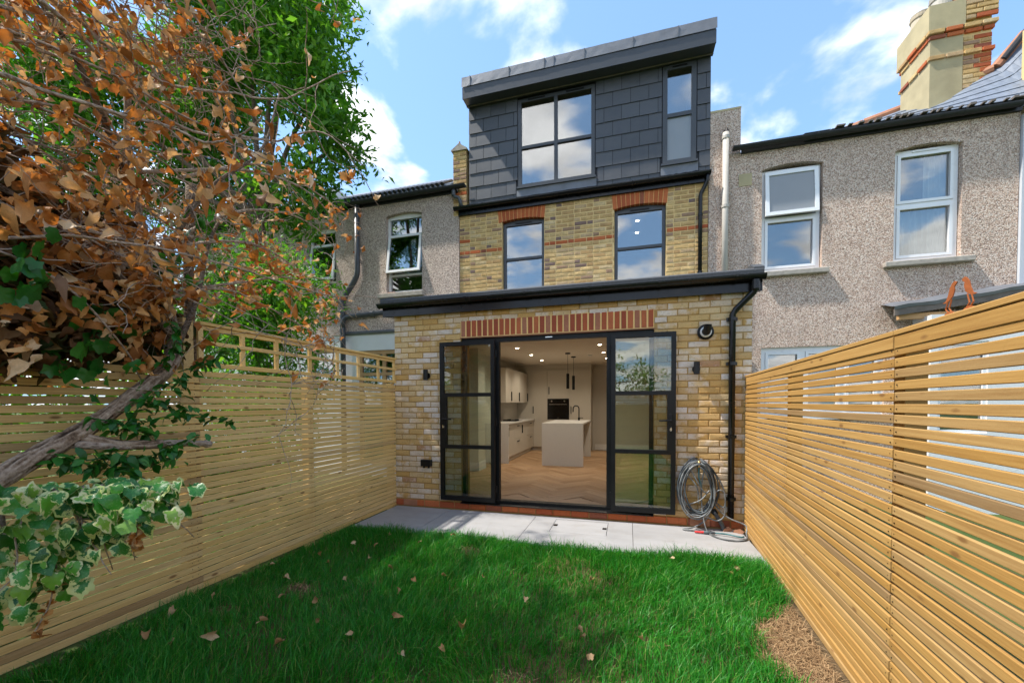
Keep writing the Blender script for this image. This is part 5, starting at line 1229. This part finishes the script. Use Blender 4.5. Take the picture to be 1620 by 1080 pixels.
DEAD = [(0, 0.60), (35, 0.40), (65, 0.50), (110, 0.40), (150, 0.44), (180, 0.30), (210, 0.44), (250, 0.40), (295, 0.50), (325, 0.40)]
OVAL = [(0, 0.58), (40, 0.34), (90, 0.24), (140, 0.32), (180, 0.42), (220, 0.32), (270, 0.24), (320, 0.34)]
def leaf_meshes(outl, mat, n, name='leaf', **kw):
    res = []
    for k in range(n):
        q = random.Random(k * 7 + len(outl)); a = dict(kw)
        if 'curl' in a: a['curl'] = a['curl'] * q.uniform(0.4, 1.3)
        a['cup'] = a.get('cup', 0.2) * q.uniform(0.2, 1.6); a['droop'] = a.get('droop', 0.3) * q.uniform(0.3, 1.5)
        V, F, A = leaf_polar([(t, r * q.uniform(0.85, 1.12)) for t, r in outl], seed=k, **a)
        res.append((np_mesh(name, V, F, mat, True, A), V, F, A))
    return res
def rot_rand(n, tilt=0.8, rng=RNG):
    """random rotation matrices (n,3,3): spin about Z, then tilt"""
    a = rng.uniform(0, 2 * np.pi, n); b = rng.normal(0, tilt, n); c = rng.normal(0, tilt, n)
    ca, sa, cb, sb, cc, sc = np.cos(a), np.sin(a), np.cos(b), np.sin(b), np.cos(c), np.sin(c); o = np.ones(n); z = np.zeros(n)
    A = np.array([[ca, -sa, z], [sa, ca, z], [z, z, o]]).transpose(2, 0, 1); B = np.array([[o, z, z], [z, cb, -sb], [z, sb, cb]]).transpose(2, 0, 1); C_ = np.array([[cc, z, sc], [z, o, z], [-sc, z, cc]]).transpose(2, 0, 1)
    return A @ B @ C_
def scatter(P, size, V, F, Rm):
    """one mesh of many leaves"""
    n = len(P); W = np.einsum('nij,kj->nki', Rm, V) * size[:, None, None] + P[:, None, :]
    k = len(V); FF = (F[None] + (np.arange(n) * k)[:, None, None]).reshape(-1, F.shape[1]); return W.reshape(-1, 3), FF
CARD = (np.array([(0, 0, 0), (0.19, 0.42, 0.05), (-0.19, 0.42, 0.05), (0, 1, -0.10), (0, 0.45, -0.02)]), np.array([(0, 1, 4), (1, 3, 4), (3, 2, 4), (2, 0, 4)]))
def blob_points(n, blobs, rng, shell=0.5):
    w = np.array([b[1][0] * b[1][1] * b[1][2] for b in blobs]) ** 0.7; w /= w.sum(); k = rng.choice(len(blobs), n, p=w)
    d = rng.normal(size=(n, 3)); d /= np.linalg.norm(d, axis=1)[:, None]; r = rng.uniform(0, 1, n) ** shell
    C_ = np.array([b[0] for b in blobs])[k]; S_ = np.array([b[1] for b in blobs])[k]
    return C_ + d * r[:, None] * S_
def wander(p, d, L, n, q, jit=0.25, grav=0.0):
    pts = [Vector(p)]; d = Vector(d).normalized()
    for i in range(n):
        d = (d + Vector((q.gauss(0, jit), q.gauss(0, jit), q.gauss(0, jit) - grav))).normalized(); pts.append(pts[-1] + d * (L / n))
    return pts
def taper(n, r0, r1): return [r0 + (r1 - r0) * i / (n - 1) for i in range(n)]

# ---- the green tree beyond the trellis
def leafy_tree(name, label, base, trunk_top, blobs, nleaf, size, mat, seed, clump=26, ntw=70):
    q = random.Random(seed); rng = np.random.default_rng(seed)
    root = empty(name, base, label, 'tree' if 'tree' in name else 'shrub')
    m = MB(); tp = [Vector(base), Vector(base).lerp(Vector(trunk_top), 0.5) + Vector((q.uniform(-.1, .1), q.uniform(-.1, .1), 0)), Vector(trunk_top)]
    r0 = 0.10 if 'tree' in name else 0.03
    m.tube(spl(tp, 5), taper(11, r0, r0 * 0.6), 9)
    tips = []
    for c, s in blobs:
        e = Vector(c); k = spl([Vector(trunk_top), Vector(trunk_top).lerp(e, 0.5) + Vector((0, 0, 0.15)), e], 5); m.tube(k, taper(11, r0 * 0.5, r0 * 0.15), 7)
    P = blob_points(nleaf // clump, blobs, rng, 0.42)
    for i in rng.choice(len(P), min(ntw, len(P)), replace=False):
        e = Vector(P[i]); b = min(blobs, key=lambda t: (Vector(t[0]) - e).length); c = Vector(b[0])
        m.tube(spl([c, c.lerp(e, 0.5) + Vector((q.uniform(-.1, .1), q.uniform(-.1, .1), q.uniform(-.05, .15))), e], 3), taper(7, 0.012, 0.004), 5)
    m.build('trunk', M['bark'], root, smooth=True)
    # leaves in sprays along short hanging twigs
    dirs = rng.normal(size=(len(P), 3)); dirs[:, 2] -= 0.25; dirs /= np.linalg.norm(dirs, axis=1)[:, None]
    L = np.repeat(P, clump, 0) + np.repeat(dirs, clump, 0) * (rng.uniform(-0.5, 0.5, len(P) * clump) * 0.55 * (size / 0.11))[:, None] + rng.normal(0, size * 0.55, (len(P) * clump, 3))
    W, F = scatter(L, rng.uniform(0.6, 1.25, len(L)) * size, *CARD, rot_rand(len(L), 0.75, rng))
    o = link('crown', np_mesh('crown', W, F, mat), root); tag(o, kind='stuff')
    return root
leafy_tree('ash_tree', 'tall green leafy tree rising behind the dead ivy beside the roofline', (-6.2, 5.6, -0.1), (-5.6, 5.2, 4.3),
    [((-4.75, 5.0, 6.85), (0.85, 0.8, 0.75)), ((-4.35, 5.0, 5.95), (0.60, 0.7, 0.55)), ((-4.02, 5.0, 5.10), (0.42, 0.55, 0.42)), ((-5.9, 5.3, 7.3), (1.1, 0.9, 0.9)), ((-5.3, 5.3, 7.9), (1.3, 0.9, 0.6)),
     ((-4.6, 5.1, 4.7), (0.42, 0.5, 0.40)), ((-6.9, 5.4, 6.6), (1.0, 0.8, 0.9)), ((-7.4, 5.6, 5.2), (0.8, 0.8, 1.0)), ((-5.4, 5.4, 4.6), (0.5, 0.6, 0.5)), ((-8.2, 6.0, 7.2), (1.3, 1.0, 1.3)), ((-7.6, 4.4, 6.3), (1.0, 0.8, 0.9)), ((-8.0, 4.4, 5.0), (0.8, 0.8, 0.8)), ((-6.3, 4.6, 7.9), (0.9, 0.8, 0.7)), ((-8.8, 4.2, 6.6), (0.9, 0.8, 1.0))],
    52000, 0.125, M['leaf_green'], 3)
leafy_tree('laurel_shrub', 'dense bright green shrub showing above the trellis before the grey wall', (-5.0, 4.8, -0.1), (-5.0, 4.8, 1.6),
    [((-4.35, 4.5, 2.85), (0.60, 0.6, 0.62)), ((-4.9, 4.5, 3.1), (0.6, 0.6, 0.6)), ((-5.2, 4.7, 2.6), (0.8, 0.7, 0.85)), ((-4.9, 4.6, 1.7), (0.9, 0.8, 0.8)), ((-6.0, 4.8, 2.9), (0.9, 0.8, 0.9)), ((-6.8, 4.9, 2.6), (0.9, 0.8, 1.2))],
    24000, 0.085, M['leaf_shrub'], 5, clump=20, ntw=60)
leafy_tree('hedge_shrub', 'green hedge growing behind the fence below the dead ivy', (-4.6, 2.2, -0.1), (-4.6, 2.2, 0.8),
    [((-4.1, 2.6, 1.2), (0.5, 1.0, 0.9)), ((-4.3, 1.2, 1.2), (0.6, 1.0, 0.9)), ((-4.2, 3.8, 1.0), (0.5, 0.9, 0.9)), ((-3.95, 1.6, 0.8), (0.4, 0.9, 0.9)), ((-3.95, 3.2, 0.7), (0.4, 0.9, 0.8)), ((-4.0, 0.4, 1.0), (0.5, 0.9, 0.9))], 15000, 0.09, M['leaf_shrub'], 8, clump=20, ntw=30)

# ---- the leaning tree in front of the fence
tr = empty('leaning_tree', (-2.62, 0.35, -0.03), 'rough barked trunk leaning along the pale fence with a sawn stub', 'tree')
q = random.Random(2); from mathutils import noise as mnoise
def barky(pts, rads, k, amp, name, parent, seed=0.0, sub=8):
    """trunk with long interlaced bark ridges; the ridge height is stored for the material"""
    sp_ = spl(pts, sub); n = len(sp_); rr_ = np.interp(np.linspace(0, 1, n), np.linspace(0, 1, len(rads)), rads)
    m = MB(); m.tube(sp_, [float(r) for r in rr_], k, caps=True); at = []; L = 0.0
    for i in range(n):
        if i: L += (sp_[i] - sp_[i - 1]).length
        for j in range(k):
            v = Vector(m.v[i * k + j]); c = sp_[i]; t = 2 * math.pi * j / k
            P0 = Vector((math.cos(t) * 2.6 + seed, math.sin(t) * 2.6, L * 7.0)); w_ = mnoise.noise(Vector((math.cos(t) * 1.2, math.sin(t) * 1.2, L * 9.0))) * 0.7
            r1 = 1 - abs(mnoise.noise(P0 + Vector((w_, w_, 0)))) * 2.6; r2 = 1 - abs(mnoise.noise(P0 * 2.1 + Vector((3, w_, 1)))) * 2.2
            h = max(-0.6, 0.65 * r1 + 0.35 * r2); lump = mnoise.noise(Vector((math.cos(t) * 0.7, math.sin(t) * 0.7, L * 3.2 + seed)))
            m.v[i * k + j] = tuple(c + (v - c) * (1 + 0.16 * lump) + (v - c).normalized() * amp * (h - 0.4)); at.append(0.5 + 0.5 * h - 0.12)
    me = m.mesh(name, M['trunk_bark'], True); a_ = me.attributes.new('blend', 'FLOAT', 'POINT'); a_.data.foreach_set('value', np.array(at[:len(me.vertices)], dtype=np.float32))
    return link(name, me, parent)
barky([(-2.60, 0.30, -0.06), (-2.64, 0.62, 0.60), (-2.70, 0.95, 0.97), (-2.77, 1.24, 1.155), (-2.84, 1.49, 1.29), (-2.89, 1.72, 1.45), (-2.95, 1.98, 1.66), (-3.10, 2.14, 1.86), (-3.32, 2.22, 2.3), (-3.5, 2.15, 3.0), (-3.6, 2.2, 3.8)],
      [0.08, 0.06, 0.048, 0.045, 0.044, 0.043, 0.046, 0.042, 0.03, 0.025, 0.02], 44, 0.009, 'trunk', tr, sub=14)
sp = spl([(-2.80, 1.42, 1.22), (-2.76, 1.62, 1.19), (-2.72, 1.84, 1.19), (-2.69, 1.98, 1.175), (-2.68, 2.06, 1.165)], 5)
barky([(-2.83, 1.46, 1.25), (-2.77, 1.62, 1.20), (-2.72, 1.80, 1.19)], [0.030, 0.027, 0.026], 26, 0.005, 'branch_stub', tr, 5.0, 12)
sr = [float(v) for v in np.interp(np.linspace(0, 1, len(sp)), [0, 0.35, 0.6, 0.72, 0.86, 0.93, 1], [0.02, 0.02, 0.021, 0.019, 0.018, 0.028, 0.02])]
m = MB(); m.tube(sp, sr, 14)
for i, v in enumerate(m.v): m.v[i] = tuple(Vector(v) + Vector((q.uniform(-1, 1), q.uniform(-1, 1), q.uniform(-1, 1))) * 0.003)
m.build('sawn_branch', M['twig'], tr, smooth=True)
for pts, r0 in (([(-2.98, 2.02, 1.7), (-3.1, 2.3, 2.2), (-3.25, 2.55, 2.8), (-3.3, 2.9, 3.4)], 0.022), ([(-3.1, 2.05, 2.4), (-2.95, 2.3, 3.0), (-2.9, 2.7, 3.5), (-3.0, 3.0, 4.2)], 0.018), ([(-3.0, 2.06, 1.9), (-3.05, 1.7, 2.3), (-3.2, 1.3, 2.6), (-3.4, 0.9, 2.7)], 0.028), ([(-3.25, 1.95, 3.0), (-3.1, 1.6, 3.5), (-3.2, 1.2, 4.0)], 0.02)):
    s = spl(pts, 6); m = MB(); m.tube(s, taper(len(s), r0, r0 * 0.35), 10); m.build('limb', M['bark'], tr, smooth=True)
MB().tube(spl([(-3.32, 2.42, 0.0), (-3.30, 2.44, 1.2), (-3.34, 2.42, 2.2), (-3.4, 2.5, 3.2)], 5), 0.035, 10).build('sucker', M['bark'], tr, smooth=True)

# ---- dead ivy hanging through the tree
iv = empty('dead_ivy', (-3.0, 1.6, 1.6), 'tangle of dry twigs with curled orange brown dead ivy leaves over the fence', 'ivy')
q = random.Random(31); rng = np.random.default_rng(31); allpts = []; fine = MB()
def note(pts, w=1.0):
    for i in range(len(pts)): allpts.append((pts[i], w))
for i in range(46):
    a = Vector((q.uniform(-3.75, -2.75), q.uniform(0.35, 1.5), q.uniform(1.75, 4.2)))
    d = Vector((q.uniform(-0.12, 0.30), q.uniform(0.6, 1.0), q.uniform(-0.18, 0.30)))
    L = q.uniform(1.0, 2.3); p = wander(a, d, L, 14, q, 0.16, 0.012)
    r = q.uniform(0.005, 0.012); m = MB(); m.tube(spl(p, 2), taper(29, r, r * 0.35), 6); m.build('stem', M['twig'], iv, smooth=True); note(p)
    for j in range(q.randint(3, 6)):
        s = q.choice(p[3:]); t = wander(s, (q.uniform(-.4, .5), q.uniform(-.2, 1), q.uniform(-.8, .6)), q.uniform(0.3, 0.8), 8, q, 0.30, 0.03)
        fine.tube(t, taper(len(t), 0.0042, 0.0016), 5); note(t, 1.3)
# long arching sprays reaching to the roof of the grey house
for a, b, c, e in (((-3.3, 2.2, 2.6), (-3.2, 2.8, 3.1), (-3.1, 3.4, 3.25), (-3.0, 3.9, 3.0)), ((-3.2, 1.9, 2.4), (-3.1, 2.6, 2.75), (-3.05, 3.1, 2.75), (-3.0, 3.55, 2.45)), ((-3.4, 2.4, 3.2), (-3.2, 3.0, 3.6), (-3.1, 3.6, 3.6), (-3.0, 4.3, 3.45)),
                   ((-3.3, 2.1, 2.2), (-3.15, 2.7, 2.45), (-3.0, 3.2, 2.6), (-2.9, 3.9, 2.35)), ((-3.2, 2.0, 3.0), (-3.0, 2.7, 3.35), (-2.95, 3.3, 3.45), (-3.0, 3.8, 3.3)), ((-3.3, 1.9, 2.0), (-3.2, 2.5, 2.35), (-3.1, 2.9, 2.3), (-3.0, 3.5, 2.1))):
    p = spl([a, b, c, e], 7); m = MB(); m.tube(p, taper(len(p), 0.014, 0.003), 7); m.build('stem', M['twig'], iv, smooth=True); note(p, 1.2)
    for j in range(12):
        s = q.choice(p[5:]); t = wander(s, (q.uniform(-.4, .4), q.uniform(-.2, 1), q.uniform(-.7, .7)), q.uniform(0.2, 0.6), 7, q, 0.34, 0.02)
        fine.tube(t, taper(len(t), 0.0035, 0.0012), 4); note(t, 1.3)
for i in range(520):   # fine dry twigs filling the crown
    s, _ = q.choice(allpts[:640]); t = wander(s, (q.uniform(-.6, .6), q.uniform(-.5, 1), q.uniform(-.8, .8)), q.uniform(0.25, 0.75), 8, q, 0.36, 0.015)
    fine.tube(t, taper(len(t), 0.0032, 0.0011), 4)
tag(fine.build('twigs', M['twig'], iv, smooth=True, recalc=False), kind='stuff')
DL = leaf_meshes(IVY, M['leaf_dead'], 10, curl=2.8, cup=0.6, droop=0.7, wob=0.04)
cl = []; pool = [p for p, w in allpts]
for i in range(120):
    c = q.choice(pool); k = q.choice((1, 1, 2, 3, 4, 7))
    for j in range(k): cl.append(c + Vector((q.gauss(0, 0.035), q.gauss(0, 0.045), -abs(q.gauss(0.02, 0.06)))))
for c in ((-2.72, 1.45, 2.55), (-2.75, 1.35, 2.30), (-2.9, 1.75, 3.0), (-2.85, 1.5, 2.1), (-2.8, 1.25, 1.85), (-2.9, 1.6, 1.9), (-2.95, 1.85, 2.05), (-2.75, 1.2, 1.7)):   # the big bunches near the frame edge
    for j in range(14): cl.append(Vector(c) + Vector((q.gauss(0, 0.06), q.gauss(0, 0.10), q.gauss(0, 0.11))))
for c0, n0 in (((-2.95, 2.24, 2.15), 9),):   # hanging strand by the trellis post
    for j in range(n0): cl.append(Vector(c0) + Vector((q.gauss(0, 0.02), q.gauss(0, 0.03), -0.05 * j)))
for a, n0 in (((-3.0, 3.05, 2.60), 22), ((-3.05, 2.85, 2.68), 14), ((-3.0, 3.3, 2.60), 12), ((-3.1, 2.65, 2.5), 10), ((-3.0, 3.45, 2.40), 9)):
    for j in range(n0): cl.append(Vector(a) + Vector((q.gauss(0, 0.10), q.gauss(0, 0.16), q.gauss(0, 0.10))))
cl = [c for c in cl if c.z > 1.55 and c.y > 0.7]
cl.sort(key=lambda c: (c - Vector((0, 0, 1.4))).length)
def dead_rot(): return (q.gauss(-1.1, 0.6), q.gauss(0, 0.6), q.uniform(0, 6.28))
for c in cl[:300]:
    o = link('leaf', q.choice(DL)[0], iv, c); o.rotation_euler = dead_rot(); s = q.uniform(0.05, 0.098); o.scale = (s, s, s)
rest = np.array([tuple(c) for c in cl[300:]] or [(0, 5, -5)])
more = np.array([tuple(q.choice(pool)) for i in range(7000)]) + rng.normal(0, 0.05, (7000, 3)); more = more[(more[:, 2] > 1.62) & ((more[:, 2] < 2.7) | (rng.random(len(more)) < 0.45))]; more = more[(more[:, 2] > 1.62) & (more[:, 1] > 0.6) & ((more[:, 1] < 2.1) | (rng.random(len(more)) < 0.12))]
far = np.concatenate([rest, more]); parts = []
def many(P, smin, smax, LM, rng, tilt=1.0):
    Vs, Fs = [], []; o = 0; k = rng.integers(0, len(LM), len(P))
    for t in range(len(LM)):
        S = P[k == t]
        if not len(S): continue
        W, F = scatter(S, rng.uniform(smin, smax, len(S)), LM[t][1], LM[t][2], rot_rand(len(S), tilt, rng)); Vs.append(W); Fs.append(F + o); o += len(W)
    return np.concatenate(Vs), np.concatenate(Fs)
W, F = many(far, 0.038, 0.08, DL, rng); tag(link('dead_leaves', np_mesh('dead_leaves', W, F, M['leaf_dead'], True), iv), kind='stuff')
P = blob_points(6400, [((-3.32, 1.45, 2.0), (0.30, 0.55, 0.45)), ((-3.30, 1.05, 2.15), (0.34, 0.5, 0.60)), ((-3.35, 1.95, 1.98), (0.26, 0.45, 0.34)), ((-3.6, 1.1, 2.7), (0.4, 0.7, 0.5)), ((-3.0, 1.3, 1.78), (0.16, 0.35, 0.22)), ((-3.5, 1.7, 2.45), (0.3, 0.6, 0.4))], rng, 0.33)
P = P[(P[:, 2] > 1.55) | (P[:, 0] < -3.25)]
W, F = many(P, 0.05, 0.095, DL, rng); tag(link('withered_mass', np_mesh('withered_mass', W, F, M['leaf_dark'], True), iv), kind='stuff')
GL = leaf_meshes(IVY, M['leaf_vine'], 5, cup=0.25, droop=0.3)
for i in range(70):    # the few leaves still green
    c = Vector(q.choice(((-2.7, 1.22, 2.15), (-2.72, 1.22, 1.95), (-2.85, 1.5, 1.72), (-2.9, 1.65, 1.9), (-2.8, 1.6, 1.66), (-3.0, 2.1, 2.4), (-3.05, 2.3, 2.75)))) + Vector((q.gauss(0, 0.05), q.gauss(0, 0.09), q.gauss(0, 0.07)))
    o = link('green_leaf', q.choice(GL)[0], iv, c); o.rotation_euler = (q.gauss(-0.9, 0.4), q.gauss(0, 0.4), q.gauss(2.3, 0.9)); s = q.uniform(0.06, 0.115); o.scale = (s, s, s)

# ---- dark green creeper on the trunk
cr = empty('creeper', (-2.85, 1.75, 1.1), 'dark green creeper with oval leaflets growing over the leaning trunk', 'creeper')
OV = leaf_meshes(OVAL, M['leaf_vine'], 5, cup=0.2, droop=0.35)
for p in ([(-2.80, 1.62, 1.25), (-2.72, 1.75, 1.34), (-2.70, 1.95, 1.36), (-2.72, 2.25, 1.30)], [(-2.82, 1.66, 1.30), (-2.74, 1.72, 1.45), (-2.76, 1.86, 1.55), (-2.82, 2.02, 1.62)], [(-2.78, 1.55, 1.2), (-2.68, 1.62, 1.12), (-2.64, 1.78, 1.16), (-2.62, 1.95, 1.22)],
          [(-2.86, 1.9, 1.66), (-2.80, 1.93, 1.80), (-2.78, 1.90, 1.95)], [(-2.84, 1.98, 1.64), (-2.80, 2.15, 1.72), (-2.80, 2.32, 1.84)], [(-2.8, 1.5, 1.2), (-2.66, 1.5, 1.10), (-2.60, 1.56, 1.06)], [(-2.84, 1.5, 1.36), (-2.76, 1.58, 1.33), (-2.74, 1.68, 1.28), (-2.72, 1.78, 1.20)], [(-2.78, 1.7, 1.42), (-2.74, 1.84, 1.44), (-2.74, 1.98, 1.40)], [(-2.70, 1.42, 1.14), (-2.66, 1.56, 1.15), (-2.66, 1.70, 1.12), (-2.66, 1.84, 1.10)], [(-2.78, 1.30, 1.20), (-2.70, 1.36, 1.16), (-2.66, 1.44, 1.10)]):
    s = spl(p, 6); MB().tube(s, taper(len(s), 0.004, 0.0015), 5).build('stem', M['leaf_vine'], cr)
    for k, c in enumerate(s[2:]):
        for t in range(q.choice((2, 3, 4))):
            o = link('leaflet', q.choice(OV)[0], cr, c + Vector((q.gauss(0, .018), q.gauss(0, .018), q.gauss(0, .02)))); o.rotation_euler = (q.gauss(-0.55, 0.4), q.gauss(0, 0.4), q.uniform(0, 6.28)); z = q.uniform(0.05, 0.085); o.scale = (z, z, z)

# ---- variegated ivy hanging in the near corner
vi = empty('variegated_ivy', (-2.3, 1.05, 1.1), 'cream edged variegated ivy hanging in the near corner', 'ivy')
VL = leaf_meshes(IVY, M['ivy'], 9, cup=0.45, droop=0.5, wob=0.025, curl=0.7)
from mathutils import noise as mnoise
cen = []
for i in range(299):
    t = q.random()
    # a shelf of leaves along the trunk that droops towards the frame edge
    u = q.random(); y0 = 1.02 + 0.36 * u; x0 = -2.44 + 0.42 * u + q.gauss(0, 0.07)
    top = 1.11 - 0.03 * u; hang = (0.60 - 0.60 * u) if u < 0.75 else 0.12
    z0 = top - hang * q.random() ** 1.3
    cen.append(Vector((x0 + 0.10 * (top - z0), y0 + q.gauss(0, 0.05) - 0.05, z0)))
for c in cen:
    o = link('leaf', q.choice(VL)[0], vi, c)
    # faces turned out to the light and to the garden
    o.rotation_euler = (q.gauss(-0.2, 0.45), q.gauss(0.75, 0.35), q.gauss(-2.2, 1.0)); o.rotation_mode = 'XYZ'
    nrm = Vector((q.gauss(0.55, 0.35), q.gauss(-0.35, 0.35), q.gauss(0.75, 0.3))).normalized(); tip = Vector((q.gauss(0.3, 0.4), q.gauss(0, 0.4), -1)); tip = (tip - nrm * tip.dot(nrm)).normalized()
    o.rotation_euler = Matrix((tuple(tip.cross(nrm)), tuple(tip), tuple(nrm))).transposed().to_euler(); s = q.uniform(0.045, 0.09); o.scale = (s, s, s)
for k in range(16):
    u = q.random(); a = Vector((-2.5 + 0.4 * u, 1.0 + 0.3 * u, 1.08)); p = wander(a, (0.2, 0.1, -0.8), 0.35 + 0.2 * (1 - u), 7, q, 0.25, 0.05)
    MB().tube(p, taper(len(p), 0.0045, 0.002), 5).build('stem', M['twig'], vi, smooth=True)
for a, L in (((-2.30, 1.10, 0.86), 0.36), ((-2.02, 1.22, 0.98), 0.16)):
    p = wander(a, (0, 0, -1), L, 9, q, 0.12, 0.05); MB().tube(p, 0.003, 5).build('stem', M['twig'], vi)
    for c in p[4:]:
        for t in range(2):
            o = link('withered_leaf', q.choice(DL)[0], vi, c); o.data = o.data; o.rotation_euler = (q.gauss(-1.4, .3), q.gauss(0, .5), q.uniform(0, 6.28)); s = q.uniform(0.03, 0.05); o.scale = (s, s, s)

# ---- fallen leaves on the lawn
FLM = leaf_meshes(IVY, M['leaf_fallen'], 9, name='fallen_leaf', curl=2.0, cup=0.7, droop=0.5, wob=0.06)
spots = [(-1.46, 2.28, 1), (-0.95, 2.32, 1), (-1.62, 2.66, 0), (-0.30, 2.46, 0), (-0.27, 2.36, 0), (0.22, 2.44, 0), (-1.95, 2.95, 0), (-1.63, 2.85, 0), (-1.1, 3.0, 0), (-0.28, 3.2, 0), (0.85, 3.72, 0), (0.80, 3.62, 0), (0.36, 3.82, 0), (0.86, 3.80, 0), (-2.1, 2.35, 1), (-2.25, 2.0, 1), (-2.38, 2.3, 1), (-2.6, 2.55, 0), (-2.85, 2.2, 0), (-2.9, 2.0, 1), (-2.35, 1.85, 1), (-1.9, 1.9, 1), (-1.85, 2.1, 0), (-2.2, 3.1, 0), (-2.35, 3.35, 0), (-2.6, 3.4, 0), (-2.75, 3.1, 0), (-2.0, 3.6, 0), (-2.4, 3.75, 0), (-1.75, 3.85, 0), (-2.95, 2.75, 0), (-2.5, 2.9, 0), (-1.2, 1.95, 0), (-1.0, 2.05, 0), (0.35, 2.0, 0), (-0.2, 2.15, 0), (0.1, 2.5, 0), (0.88, 3.02, 0), (0.92, 2.8, 0), (-1.55, 2.05, 0), (-0.72, 2.75, 0), (-1.4, 2.95, 0), (-2.8, 1.75, 1), (-2.55, 1.7, 0), (-2.15, 2.7, 0)]
FL0 = (-1.46, 2.28)
for i, (x, y, big) in enumerate(spots):
    o = link('fallen_leaf', FLM[i % 9][0], None, (x + q.uniform(-.03, .03), y + q.uniform(-.03, .03), 0.062 if x < 0.72 or y > 3.2 else 0.0)); s = q.uniform(0.052, 0.066) if big else q.uniform(0.034, 0.048); o.scale = (s, s, s)
    o.rotation_euler = (q.gauss(0, 0.7), q.gauss(0, 0.7), q.uniform(0, 6.28))
    tag(o, 'small curled dry brown leaf fallen on the grass of the lawn', 'leaf', 'fallen leaves on the lawn')
# the side shoot of the leaning tree that carries the variegated ivy
for pts in ([(-2.69, 0.93, 0.95), (-2.58, 0.98, 1.04), (-2.42, 1.04, 1.06), (-2.22, 1.17, 1.05), (-2.04, 1.32, 1.03)], [(-2.48, 1.02, 1.06), (-2.44, 1.02, 0.90), (-2.38, 1.04, 0.72)]):
    s = spl(pts, 6); MB().tube(s, taper(len(s), 0.014, 0.004), 8).build('stem', M['twig'], vi, smooth=True)

# ---- what lies behind the camera and shows in the door glass
bf = empty('back_fence', (-1.0, -3.66, 0), 'slatted boundary fence closing the far end of the garden', 'fence')
bs_ = slat_mesh(4.0, 0.0385, 0.018, M['slat'], 3); z = 0.03
while z < 1.75:
    o = link('slat', random.choice(bs_), bf, (-1.22, -3.66, z)); o.rotation_euler.z = math.pi; z += 0.0485
for x in (-3.1, -1.2, 0.68): MB().box(x - 0.04, x + 0.04, -3.76, -3.682, -0.1, 1.76).build('post', M['slat'], bf)
leafy_tree('garden_tree', 'leafy green tree beyond the far end of the garden', (-1.8, -6.4, -0.1), (-1.8, -6.4, 1.8), [((-2.4, -6.4, 2.9), (1.2, 0.9, 0.9)), ((-1.0, -6.6, 2.7), (1.1, 0.9, 0.8)), ((-1.8, -6.5, 3.5), (1.0, 0.9, 0.8)), ((0.6, -6.6, 2.3), (0.9, 0.8, 0.8))], 4000, 0.16, M['leaf_green'], 12, clump=20, ntw=25)
